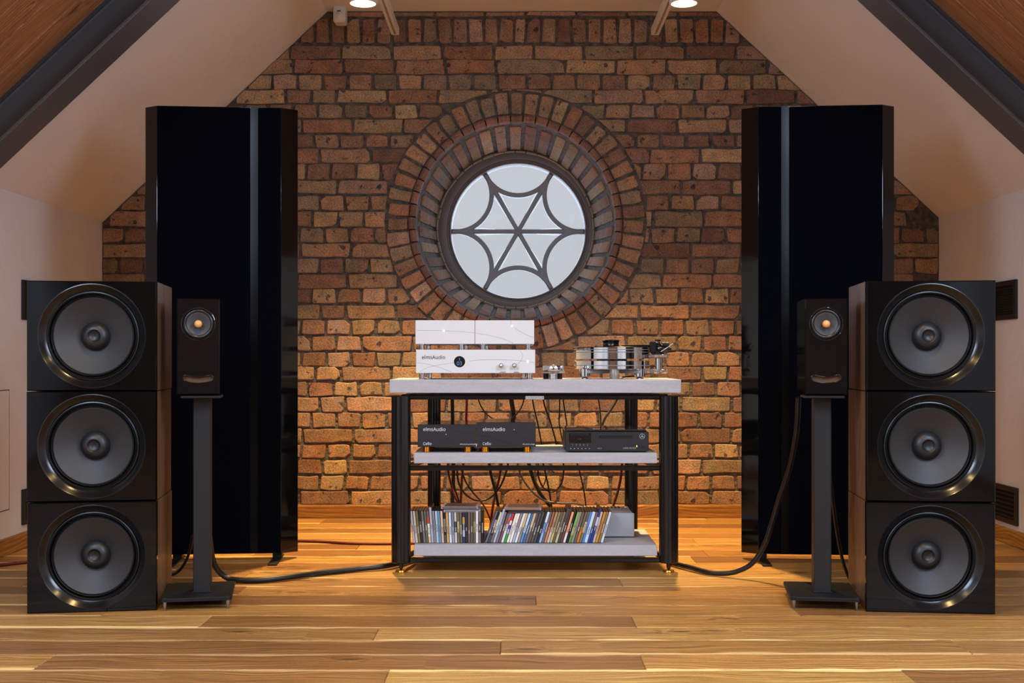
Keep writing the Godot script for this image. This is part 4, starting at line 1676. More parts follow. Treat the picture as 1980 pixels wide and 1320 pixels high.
func led(o: Node3D, c: Vector3) -> void:
	var mb := MB.new()
	mb.lathe(PackedVector2Array([Vector2(0, 0.0016), Vector2(0.0042, 0.0012), Vector2(0.0050, -0.001)]), 20, Transform3D(LAY, c))
	part("indicator_light", mb, M.violet_led, o)


func disc(r: float, y0: float, y1: float, e := 0.0008) -> PackedVector2Array:
	return PackedVector2Array([Vector2(0, y0), Vector2(r - e, y0), Vector2(r, y0 + e), Vector2(r, y1 - e), Vector2(r - e, y1), Vector2(0, y1)])


func build_turntable() -> void:
	var base := Vector3(0.3846, TOP_H, -4.70)
	var o := thing("turntable", "record player with thick chrome platter on clear acrylic, black tonearm on its right", "turntable", base)
	var mb := MB.new()
	# two thick polished discs with clear acrylic between and around
	mb.lathe(disc(0.149, 0.0385, 0.0515), 96)
	mb.lathe(disc(0.149, 0.053, 0.0705), 96)
	part("lower_platter", mb, M.chrome, o)
	mb = MB.new()
	mb.lathe(disc(0.150, 0.0772, 0.103), 96)
	mb.lathe(disc(0.150, 0.1042, 0.1135), 96)
	mb.lathe(disc(0.149, 0.1147, 0.1225), 96)
	part("upper_platter", mb, M.chrome, o)
	mb = MB.new()
	mb.lathe(disc(0.06, 0.0705, 0.0772), 48)
	part("bearing", mb, M.rack_black, o)
	for y in [[0.0515, 0.053], [0.103, 0.1042], [0.1135, 0.1147]]:
		mb = MB.new()
		mb.lathe(disc(0.152, y[0], y[1], 0.0004), 96)
		part("acrylic_layer", mb, M.clear_plastic, o)
	mb = MB.new()
	mb.lathe(PackedVector2Array([Vector2(0, 0.1225), Vector2(0.151, 0.1225), Vector2(0.1515, 0.1235), Vector2(0.150, 0.1247), Vector2(0.06, 0.1247), Vector2(0.05, 0.125), Vector2(0, 0.125)]), 96)
	part("record", mb, M.vinyl, o)
	mb = MB.new()
	mb.lathe(PackedVector2Array([Vector2(0, 0.125), Vector2(0.033, 0.125), Vector2(0.034, 0.1275), Vector2(0.0315, 0.131), Vector2(0.0305, 0.138), Vector2(0.0325, 0.146), Vector2(0.0345, 0.149), Vector2(0.0345, 0.151), Vector2(0.030, 0.153), Vector2(0.0, 0.154)]), 40, Transform3D(Basis(), Vector3(-0.004, 0, 0)))
	part("record_clamp", mb, M.rack_black, o)
	# clear acrylic base: a hub with three arms
	mb = MB.new()
	for a in [-0.62, PI + 0.62, PI / 2]:
		var b := Basis(Vector3.UP, a)
		mb.box(b * Vector3(0.07, 0.0285, 0), Vector3(0.14, 0.014, 0.06), 0.003, b)
	part("acrylic_base", mb, M.clear_plastic, o)
	mb = MB.new()
	mb.lathe(PackedVector2Array([Vector2(0, 0.0), Vector2(0.0185, 0.0), Vector2(0.019, 0.001), Vector2(0.019, 0.0385)]), 32, Transform3D(Basis(), Vector3(0.0, 0, 0.12)))
	part("pillar", mb, M.satin_metal, o)
	for fx in [-0.112, 0.102]:
		mb = MB.new()
		var t := Transform3D(Basis(), Vector3(fx, 0, 0.075))
		mb.lathe(PackedVector2Array([Vector2(0, 0.010), Vector2(0.022, 0.010), Vector2(0.0225, 0.0385)]), 28, t)
		part("foot_collar", mb, M.chrome, o)
		mb = MB.new()
		mb.lathe(PackedVector2Array([Vector2(0, 0.0), Vector2(0.0155, 0.0), Vector2(0.016, 0.0015), Vector2(0.011, 0.006), Vector2(0.004, 0.008), Vector2(0.004, 0.011)]), 28, t)
		part("foot", mb, M.chrome, o)
	# armboard on the right: post between two acrylic discs
	var arm := Vector3(0.178, 0, 0.06)
	mb = MB.new()
	mb.lathe(disc(0.0375, 0.0225, 0.037, 0.002), 40, Transform3D(Basis(), arm))
	mb.box(Vector3(0.12, 0.0295, 0.06), Vector3(0.11, 0.0135, 0.05), 0.002)
	part("arm_base", mb, M.acrylic, o)
	mb = MB.new()
	mb.lathe(disc(0.0145, 0.037, 0.081, 0.001), 32, Transform3D(Basis(), arm))
	part("arm_post", mb, M.chrome, o)
	mb = MB.new()
	mb.lathe(disc(0.0375, 0.081, 0.095, 0.002), 40, Transform3D(Basis(), arm))
	part("arm_board", mb, M.acrylic, o)
	mb = MB.new()
	mb.lathe(PackedVector2Array([Vector2(0, 0.095), Vector2(0.024, 0.095), Vector2(0.025, 0.102), Vector2(0.017, 0.104), Vector2(0.015, 0.122), Vector2(0.019, 0.126), Vector2(0.019, 0.133), Vector2(0.008, 0.138), Vector2(0.007, 0.146), Vector2(0.012, 0.148), Vector2(0.012, 0.152), Vector2(0.0, 0.154)]), 28, Transform3D(Basis(), arm + Vector3(-0.004, 0, 0)))
	part("arm_pivot", mb, M.rack_black, o)
	mb = MB.new()
	mb.box(arm + Vector3(-0.026, 0.124, 0.015), Vector3(0.024, 0.043, 0.035), 0.003)
	mb.box(arm + Vector3(-0.014, 0.106, 0.01), Vector3(0.036, 0.02, 0.02), 0.003)
	part("counterweight", mb, M.rack_black, o)
	mb = MB.new()
	mb.lathe(disc(0.0115, -0.014, 0.014, 0.002), 24, Transform3D(Basis(Vector3(0, 0, 1), PI / 2), arm + Vector3(0.024, 0.132, 0.012)))
	mb.lathe(disc(0.007, -0.028, 0.03, 0.002), 20, Transform3D(Basis(Vector3(0, 0, 1), PI / 2), arm + Vector3(0.018, 0.117, 0.02)))
	part("bearing_housing", mb, M.powder_black, o)
	mb = MB.new()
	mb.tube(PackedVector3Array([arm + Vector3(0.005, 0.106, 0.022), arm + Vector3(0.03, 0.122, 0.03), arm + Vector3(0.05, 0.137, 0.035)]), 0.0018, 8)
	part("lift_lever", mb, M.satin_metal, o)
	for s in [[-0.012, 0.142], [0.008, 0.133], [0.022, 0.142], [-0.004, 0.118]]:
		mb = MB.new()
		mb.lathe(PackedVector2Array([Vector2(0, 0.004), Vector2(0.003, 0.003), Vector2(0.0035, -0.004)]), 12, Transform3D(LAY, arm + Vector3(s[0], s[1], 0.034)))
		part("screw", mb, M.chrome, o)
	mb = MB.new()
	mb.tube(smooth([arm + Vector3(-0.02, 0.128, -0.01), arm + Vector3(-0.06, 0.130, -0.06), arm + Vector3(-0.13, 0.129, -0.14)], 6), 0.0045, 10)
	part("arm_tube", mb, M.powder_black, o)
	mb = MB.new()
	mb.tube(smooth([Vector3(0.16, 0.02, -0.02), Vector3(0.11, 0.012, -0.06), Vector3(0.05, 0.004, -0.10)], 6), 0.003, 8)
	part("signal_lead", mb, M.cable_grey, o)


func build_motor() -> void:
	var base := at(1070, 0, 4.60)
	base.y = TOP_H
	var o := thing("motor_unit", "small round metal and clear acrylic motor beside the record player", "turntable motor", base)
	var mb := MB.new()
	mb.lathe(disc(0.045, 0.0215, 0.029, 0.001), 48)
	part("acrylic_disc", mb, M.acrylic, o)
	mb = MB.new()
	mb.lathe(PackedVector2Array([Vector2(0, 0.029), Vector2(0.0405, 0.029), Vector2(0.0412, 0.030), Vector2(0.0412, 0.0505), Vector2(0.040, 0.052), Vector2(0, 0.052)]), 48)
	part("housing", mb, M.chrome, o)
	mb = MB.new()
	mb.lathe(PackedVector2Array([Vector2(0, 0.052), Vector2(0.006, 0.052), Vector2(0.006, 0.056), Vector2(0, 0.0565)]), 20)
	part("pulley", mb, M.satin_metal, o)
	for p in [[Vector3(-0.003, 0, 0.045), 0.0175, "satin_metal"], [Vector3(-0.028, 0, -0.01), 0.011, "rack_black"], [Vector3(0.024, 0, -0.01), 0.011, "rack_black"]]:
		mb = MB.new()
		mb.lathe(disc(p[1], 0.0, 0.0215, 0.001), 28, Transform3D(Basis(), p[0]))
		part("foot", mb, M[p[2]], o)


func build_middle_shelf_things() -> void:
	var d := 4.515
	var small := ["MM phono preamplifier", "MC phono stage"]
	for k in 2:
		var px0: float = [807.5, 921.5][k]
		var px1: float = [920.5, 1036.0][k]
		var x0 := (px0 - CX) * d / F
		var x1 := (px1 - CX) * d / F
		var base := Vector3((x0 + x1) * 0.5, MID_H, -d - 0.15)
		var o := thing("phono_stage", ["left black box with gold feet and white lettering on the middle shelf", "right black box with gold feet, next to the black disc player"][k], "phono stage", base, 0.0, "two small black boxes with gold feet")
		var w := x1 - x0
		var y0 := 0.0215
		var y1: float = EYE + (CY - [820.5, 816.5][k]) * d / F - MID_H
		var mb := MB.new()
		mb.box(Vector3(0, (y0 + y1) * 0.5, 0.1465), Vector3(w, y1 - y0, 0.007), 0.001)
		part("front_plate", mb, M.box_black, o)
		mb = MB.new()
		mb.box(Vector3(0, (y0 + y1) * 0.5 + 0.0005, -0.0045), Vector3(w - 0.006, y1 - y0 - 0.001, 0.295), 0.001)
		part("body", mb, M.box_top, o)
		for fx in [-1.0, 1.0]:
			for fz in [-0.11, 0.125]:
				mb = MB.new()
				mb.lathe(PackedVector2Array([Vector2(0, 0.0), Vector2(0.0138, 0.0), Vector2(0.0150, 0.001), Vector2(0.0150, 0.006), Vector2(0.0138, 0.007), Vector2(0.0150, 0.008), Vector2(0.0150, 0.013), Vector2(0.0138, 0.014), Vector2(0.0150, 0.015), Vector2(0.0150, 0.022), Vector2(0, 0.022)]), 28, Transform3D(Basis(), Vector3(fx * (w * 0.5 - 0.032), 0, fz)))
				part("foot", mb, M.gold, o)
		var zf := Vector3(0, 0, 0.0012)
		lettering("elmsAudio", 0.0130, M.white_ink, o, at([818.0, 933.0][k], 829.8, d) - base + zf, "brand_lettering")
		lettering("Cello", 0.0105, M.white_ink, o, at([818.0, 933.0][k], 857.5, d) - base + zf, "model_lettering")
		lettering(small[k], 0.0042, M.white_ink, o, at([889.0, 1010.5][k], 858.4, d) - base + zf, "small_print")
		var q := at([862.5, 994.0][k], [839.5, 830.5][k], d) - base
		mb = MB.new()
		mb.lathe(PackedVector2Array([Vector2(0, 0.001), Vector2(0.0016, 0.0006), Vector2(0.0018, -0.001)]), 12, Transform3D(LAY, q))
		part("indicator_light", mb, M.white_ink, o)
		for l in [[[[880, 833], [900, 836], [920, 840]]], [[[995, 833], [1005, 841], [1018, 847], [1034, 852]], [[923, 840], [950, 846], [975, 853], [990, 860]]]][k]:
			mb = MB.new()
			mb.tube(line_on(l, d, base), 0.0006, 4, 0.5)
			part("engraved_line", mb, M.shadow_gap, o)
	# ---- disc player ----
	d = 4.52
	var x0 := (1093.0 - CX) * d / F
	var x1 := (1254.5 - CX) * d / F
	var base := Vector3((x0 + x1) * 0.5, MID_H, -d - 0.13)
	var o := thing("disc_player", "black compact disc player with slot, display and smoked lid on the middle shelf", "disc player", base)
	var y1 := EYE + (CY - 834.5) * d / F - MID_H
	var w := x1 - x0
	var mb := MB.new()
	mb.xf = Transform3D(Basis(), Vector3(0, 0, 0))
	mb.prism(round_rect(-w * 0.5, 0.005, w * 0.5, y1, 0.005), 0.13, -0.13, 0.0015)
	part("body", mb, M.box_black, o)
	mb = MB.new()
	mb.box(Vector3(0, 0.003, 0), Vector3(w - 0.03, 0.006, 0.22), 0.001)
	part("plinth", mb, M.rack_black, o)
	mb = MB.new()
	mb.box(Vector3(0.0, y1 + 0.002, 0), Vector3(w - 0.02, 0.004, 0.25), 0.001)
	part("lid_gasket", mb, M.shadow_gap, o)
	mb = MB.new()
	mb.box(Vector3(-0.006, y1 + 0.0065, 0), Vector3(w - 0.006, 0.005, 0.266), 0.0015)
	part("smoked_lid", mb, M.smoked_glass, o)
	var f := func(px: float, py: float) -> Vector3: return at(px, py, d) - base
	mb = MB.new()
	var a: Vector3 = f.call(1100.3, 856.0)
	var b: Vector3 = f.call(1143.0, 837.0)
	mb.prism(rect(a.x, a.y, b.x, b.y), 0.1312, 0.129)
	part("display", mb, M.display_black, o)
	mb = MB.new()
	a = f.call(1103.0, 841.8)
	b = f.call(1138.0, 837.6)
	mb.prism(round_rect(a.x, a.y, b.x, b.y, 0.0038), 0.1318, 0.130, 0.0006)
	part("display_window", mb, M.powder_grey, o)
	mb = MB.new()
	a = f.call(1107.0, 840.7)
	b = f.call(1133.0, 838.9)
	mb.prism(round_rect(a.x, a.y, b.x, b.y, 0.0015), 0.1322, 0.131)
	part("display_slit", mb, M.shadow_gap, o)
	for q in [[1119.0, 848.8], [1122.8, 848.6]]:
		mb = MB.new()
		mb.box(f.call(q[0], q[1]) + Vector3(0, 0, 0.0012), Vector3(0.0014, 0.0014, 0.0006))
		part("display_dot", mb, M.grey_ink, o)
	mb = MB.new()
	a = f.call(1158.0, 847.0)
	b = f.call(1222.5, 842.0)
	mb.plate(rect(a.x, a.y, b.x, b.y), [rect(a.x + 0.001, a.y + 0.0012, b.x - 0.001, b.y - 0.0035)], (a.x + b.x) * 0.5, 0.1306, 0.129)
	part("disc_slot", mb, M.shadow_gap, o)
	mb = MB.new()
	mb.box(Vector3((a.x + b.x) * 0.5, (a.y + b.y) * 0.5 - 0.0012, 0.130), Vector3(b.x - a.x - 0.002, 0.005, 0.0024), 0.0008)
	part("slot_flap", mb, M.powder_grey, o)
	# logo: a ring with three dark lobes
	var lg: Vector3 = f.call(1241.6, 843.2)
	mb = MB.new()
	mb.lathe(PackedVector2Array([Vector2(0.0088, 0.0), Vector2(0.0088, 0.0008), Vector2(0.0104, 0.0008), Vector2(0.0104, 0.0)]), 36, Transform3D(LAY, lg))
	for q in 3:
		var dd := Vector2.from_angle(PI / 2 + TAU / 3 * q + PI / 3 * 0.0) * 0.0088
		mb.tube(PackedVector3Array([lg + Vector3(0, 0, 0.0005), lg + Vector3(dd.x, dd.y, 0.0005)]), 0.0011, 5)
	mb.lathe(PackedVector2Array([Vector2(0, 0.0009), Vector2(0.0032, 0.0009), Vector2(0.0032, 0.0)]), 20, Transform3D(LAY, lg))
	part("logo", mb, M.grey_ink, o)
	for q in 5:
		lettering(["1", "2", "3", "4", "5"][q], 0.0062, M.grey_ink, o, f.call(1107.2 + 7.15 * q, 860.0) + Vector3(0, 0, 0.0012), "button_print", false)
	for q in 6:
		mb = MB.new()
		mb.lathe(PackedVector2Array([Vector2(0, 0.0012), Vector2(0.0019, 0.0008), Vector2(0.002, -0.001)]), 10, Transform3D(LAY, f.call(1103.5 + 7.2 * q, 867.0)))
		part("button", mb, M.grey_ink, o)
	lettering("HDCD", 0.0042, M.grey_ink, o, f.call(1159.6, 866.6) + Vector3(0, 0, 0.0012), "small_print", false)
	lettering("LINN MUSIC", 0.0066, M.grey_ink, o, f.call(1217.5, 866.0) + Vector3(0, 0, 0.0012), "brand_lettering", false)
	mb = MB.new()
	mb.prism(round_rect(-0.0017, -0.0035, 0.0017, 0.0035, 0.0015), 0.0012, -0.001)
	part("indicator_light", mb, M.yellow_led, o, f.call(1231.3, 862.3))
	mb = MB.new()
	a = f.call(1236.5, 867.0)
	b = f.call(1248.5, 861.5)
	mb.plate(rect(a.x, a.y, b.x, b.y), [rect(a.x + 0.003, a.y + 0.003, b.x - 0.003, b.y - 0.003)], (a.x + b.x) * 0.5, 0.131, 0.129)
	part("usb_socket", mb, M.powder_grey, o)


func build_bottom_shelf_things() -> void:
	# ---- silver box behind the discs ----
	var base := Vector3(0.345, LOW_H + 0.0005, -4.812)
	var o := thing("silver_box", "plain silver grey metal box behind the right end of the discs", "power supply", base)
	var mb := MB.new()
	mb.box(Vector3(0, 0.05, 0.116), Vector3(0.255, 0.0935, 0.006), 0.0035)
	part("front_plate", mb, M.silver_paint, o)
	mb = MB.new()
	mb.box(Vector3(0, 0.0495, -0.004), Vector3(0.247, 0.0905, 0.234), 0.002)
	part("body", mb, M.silver_paint, o)
	for k in 14:
		mb = MB.new()
		mb.box(Vector3(-0.105 + 0.0145 * k, 0.095, -0.085), Vector3(0.006, 0.001, 0.05))
		part("vent_slot", mb, M.shadow_gap, o)
	for sy in [0.018, 0.082]:
		mb = MB.new()
		mb.lathe(PackedVector2Array([Vector2(0, 0.0018), Vector2(0.003, 0.0014), Vector2(0.0036, -0.001)]), 12, Transform3D(LAY, Vector3(0.117, sy, 0.119)))
		part("screw", mb, M.satin_metal, o)
	for fx in [-0.1, 0.1]:
		for fz in [-0.09, 0.095]:
			mb = MB.new()
			mb.lathe(disc(0.009, 0.0, 0.0045, 0.001), 16, Transform3D(Basis(), Vector3(fx, 0, fz)))
			part("foot", mb, M.satin_metal, o)
	# ---- compact discs: name of the spine colour, the colour (one or more bands from the top), extra height, lean ----
	var left := [
		["white", [Color8(226, 214, 214)]], ["pinkish white", [Color8(224, 210, 210)]], ["olive", [Color8(122, 110, 62)]], ["black", [Color8(34, 34, 38), Color8(90, 90, 96), Color8(34, 34, 38)]],
		["grey brown", [Color8(112, 102, 102)]], ["moss green", [Color8(88, 100, 66)]], ["red-topped white", [Color8(110, 90, 100), Color8(206, 60, 50), Color8(226, 220, 214), Color8(226, 220, 214), Color8(214, 176, 140)]], ["silver grey", [Color8(164, 174, 190)], 0.014],
		["mauve grey", [Color8(140, 128, 134)]], ["pale blue", [Color8(164, 192, 212)]], ["teal blue", [Color8(104, 142, 166)]], ["peach", [Color8(214, 178, 150)]], ["white-marked black", [Color8(30, 30, 32), Color8(120, 120, 120), Color8(30, 30, 32), Color8(80, 80, 80)]],
		["gold", [Color8(200, 160, 84)]], ["bluish white", [Color8(208, 218, 232)]], ["slate", [Color8(120, 124, 142), Color8(150, 152, 164)]], ["mottled grey", [Color8(196, 190, 180), Color8(70, 70, 76), Color8(196, 196, 196)]], ["brown olive", [Color8(108, 98, 74), Color8(180, 166, 110), Color8(108, 98, 74)]],
		["dull olive", [Color8(96, 92, 76)]], ["gold-dotted navy", [Color8(40, 48, 84), Color8(190, 150, 80), Color8(50, 62, 110), Color8(170, 180, 200), Color8(44, 54, 96)]], ["charcoal", [Color8(46, 44, 44)]], ["taupe", [Color8(108, 92, 80)]],
		["dark taupe", [Color8(92, 82, 78)]], ["olive-gold", [Color8(96, 96, 66), Color8(150, 140, 80), Color8(90, 90, 70)]], ["bright white", [Color8(232, 228, 232)]], ["mottled brown", [Color8(120, 104, 94), Color8(70, 62, 58), Color8(130, 116, 106)]], ["jet black", [Color8(22, 22, 24)]]]
	var right := [
		["slate blue", [Color8(96, 104, 124)], 0.006, 0.05], ["white-titled black", [Color8(26, 24, 24), Color8(150, 140, 130), Color8(26, 24, 24), Color8(70, 70, 70)], 0.0, 0.03], ["cream", [Color8(220, 206, 170), Color8(220, 206, 170), Color8(120, 108, 96)]], ["silver blue", [Color8(166, 180, 204)], 0.012],
		["mauve", [Color8(124, 110, 122)]], ["cocoa", [Color8(104, 88, 86)]], ["red-titled white", [Color8(110, 130, 180), Color8(214, 96, 70), Color8(226, 224, 220), Color8(226, 224, 220), Color8(226, 224, 220)]],
		["red-purple-green", [Color8(206, 46, 52), Color8(206, 46, 52), Color8(220, 210, 230), Color8(92, 56, 140), Color8(150, 140, 200), Color8(50, 156, 66), Color8(50, 156, 66)]], ["ivory", [Color8(230, 224, 210)]], ["chalk white", [Color8(234, 230, 220)]],
		["lilac grey", [Color8(140, 130, 140), Color8(170, 176, 196)]], ["off white", [Color8(228, 224, 216)]], ["sand", [Color8(196, 176, 130), Color8(150, 140, 136)]], ["ice blue", [Color8(196, 210, 226), Color8(196, 210, 226), Color8(90, 140, 180)]],
		["denim blue", [Color8(70, 108, 156)]], ["light sand", [Color8(204, 180, 130), Color8(120, 104, 90)]], ["plum brown", [Color8(90, 76, 80)]], ["iron grey", [Color8(82, 82, 80)]], ["dark grey", [Color8(70, 72, 70)]], ["soot black", [Color8(40, 42, 44)]],
		["sky blue", [Color8(214, 222, 236), Color8(120, 160, 220), Color8(140, 176, 226)]], ["ash grey", [Color8(106, 102, 104)]], ["terracotta", [Color8(160, 92, 72), Color8(196, 128, 96)]], ["tan", [Color8(176, 138, 104), Color8(206, 190, 176)]], ["khaki", [Color8(140, 124, 92), Color8(190, 170, 120)]],
		["bottle green", [Color8(98, 92, 66)]], ["stone grey", [Color8(118, 110, 92), Color8(196, 180, 140)]], ["graphite", [Color8(72, 74, 76)], 0.014], ["dark chestnut", [Color8(84, 50, 40), Color8(110, 66, 50)], 0.014], ["salmon", [Color8(232, 164, 124), Color8(232, 164, 124), Color8(220, 214, 220)]],
		["ink black", [Color8(28, 28, 30)]], ["bright green", [Color8(124, 172, 84), Color8(124, 172, 84), Color8(190, 200, 120), Color8(90, 140, 60)]], ["pewter", [Color8(140, 132, 124)]], ["earth brown", [Color8(104, 92, 80)]], ["orange-footed brown", [Color8(110, 96, 82), Color8(196, 120, 40)]],
		["fawn", [Color8(104, 96, 80), Color8(210, 190, 140), Color8(120, 110, 90)]], ["cornflower blue", [Color8(84, 130, 190)]], ["wide bluish", [Color8(200, 218, 236)]], ["mocha", [Color8(112, 94, 86), Color8(40, 70, 130)]], ["royal blue", [Color8(34, 58, 136), Color8(190, 200, 230), Color8(34, 58, 136), Color8(34, 58, 136)], 0.012],
		["rose beige", [Color8(196, 166, 156)]], ["amber", [Color8(192, 138, 50)]], ["copper brown", [Color8(140, 104, 70)]], ["pale grey", [Color8(206, 214, 220)]]]
	var ordinal := ["leftmost", "second from the left", "third from the left", "fourth from the left"]
	var ordinal_r := ["rightmost", "second from the right", "third from the right", "fourth from the right"]
	var d := 4.548
	var cases := {}
	for row in 2:
		var set: Array = [left, right][row]
		var n := set.size()
		var xa: float = ((798.5 if row == 0 else 937.0) - CX) * d / F
		var xb: float = ((935.0 if row == 0 else 1166.0) - CX) * d / F
		for k in n:
			var q: Array = set[k]
			var tall: float = q[2] if q.size() > 2 else 0.0
			# the left row leans back to the left at its left end; the right row leans to the right
			var lean: float
			if row == 0:
				lean = lerpf(0.105, 0.0, clampf(float(k) / (n - 4), 0, 1)) + rng.randf_range(-0.004, 0.004)
			else:
				lean = -lerpf(0.30, 0.27, float(k) / n) + rng.randf_range(-0.012, 0.012) - (q[3] if q.size() > 3 else 0.0)
			var x := lerpf(xa, xb, (k + 0.5) / n)
			var z := -d - 0.071 - rng.randf_range(0.0, 0.003) - (0.003 if tall > 0.0 else 0.0)
			var where := ""
			if k < 4:
				where = ordinal[k]
			elif k >= n - 4:
				where = ordinal_r[n - 1 - k]
			else:
				where = "between %s and %s spines" % [set[k - 1][0], set[k + 1][0]]
			var label := "compact disc with %s spine, %s in the %s row" % [q[0], where, ["left upright", "right leaning"][row]]
			if where.begins_with("between"):
				label = "disc case with %s spine, %s, %s row" % [q[0], where, ["left", "right"][row]]
			var thick := 0.0098 * (1.25 if q[0] == "wide bluish" else 1.0)
			var c := thing("compact_disc", label, "compact disc", Vector3(x, LOW_H + 0.0006, z), 0.0, "compact discs on the bottom shelf")
			c.rotation.z = lean
			# stand on the lower corner of the tilted case
			c.position.y += absf(sin(lean)) * thick * 0.5
			cd_case(c, q[1], thick, 0.124 + tall, cases)
	# discs lying flat on top of the two rows
	for f in [[894.0, 984.5, "grey", "lower disc lying flat on the left row of discs", 0.02], [891.0, 978.6, "smoky", "upper disc lying flat on the left row of discs", -0.05], [1016.0, 986.5, "dark", "lower disc lying flat on the right row of discs", 0.02], [1012.0, 980.6, "brown", "upper disc lying flat on the right row of discs", -0.06]]:
		var p := at(f[0], f[1], 4.60)
		var c := thing("flat_disc_case", "%s compact disc case, %s" % [f[2], f[3]], "compact disc", p, f[4], "discs lying on the rows")
		mb = MB.new()
		mb.box(Vector3(0, 0, -0.01), Vector3(0.142, 0.0092, 0.124), 0.0008)
		part("case", mb, M.clear_plastic if f[2] != "dark" else M.case_black, c)
		mb = MB.new()
		mb.col = {"grey": Color8(120, 116, 118), "smoky": Color8(92, 74, 66), "dark": Color8(60, 58, 60), "brown": Color8(140, 100, 76)}[f[2]].srgb_to_linear()
		mb.box(Vector3(0, 0.0, 0.0522), Vector3(0.132, 0.0062, 0.0005))
		mb.box(Vector3(0, 0.00475, -0.01), Vector3(0.12, 0.0004, 0.116))
		part("sleeve", mb, M.spine_print, c)


func cd_case(c: Node3D, bands: Array, thick: float, tall: float, shared: Dictionary) -> void:
	var key := "%.4f_%.4f" % [thick, tall]
	if not shared.has(key):
		var mb := MB.new()
		mb.box(Vector3(0, tall * 0.5, 0), Vector3(thick, tall, 0.142), 0.0006)
		shared[key] = mb.mesh()
	part_mesh("case", shared[key], M.case_black, c)
	var mb := MB.new()
	var n := bands.size()
	for k in n:
		mb.col = bands[k].srgb_to_linear()
		var ya := tall * (1.0 - float(k) / n) - (0.0012 if k == 0 else 0.0)
		var yb := tall * (1.0 - float(k + 1) / n) + (0.0012 if k == n - 1 else 0.0)
		mb.box(Vector3(0, (ya + yb) * 0.5, 0.0711), Vector3(thick - 0.0018, ya - yb, 0.0006))
	# a hint of a title: a few tiny dashes along the spine
	var dark: bool = bands[n / 2].get_luminance() < 0.45
	mb.col = Color(0.62, 0.6, 0.56) if dark else Color(0.10, 0.09, 0.09)
	var y := tall * rng.randf_range(0.25, 0.4)
	for k in rng.randi_range(3, 7):
		var l := rng.randf_range(0.002, 0.006)
		if y + l < tall * 0.85:
			mb.box(Vector3(0, y + l * 0.5, 0.0716), Vector3(thick * 0.28, l, 0.0003))
		y += l + 0.0015
	part("spine", mb, M.spine_print, c)


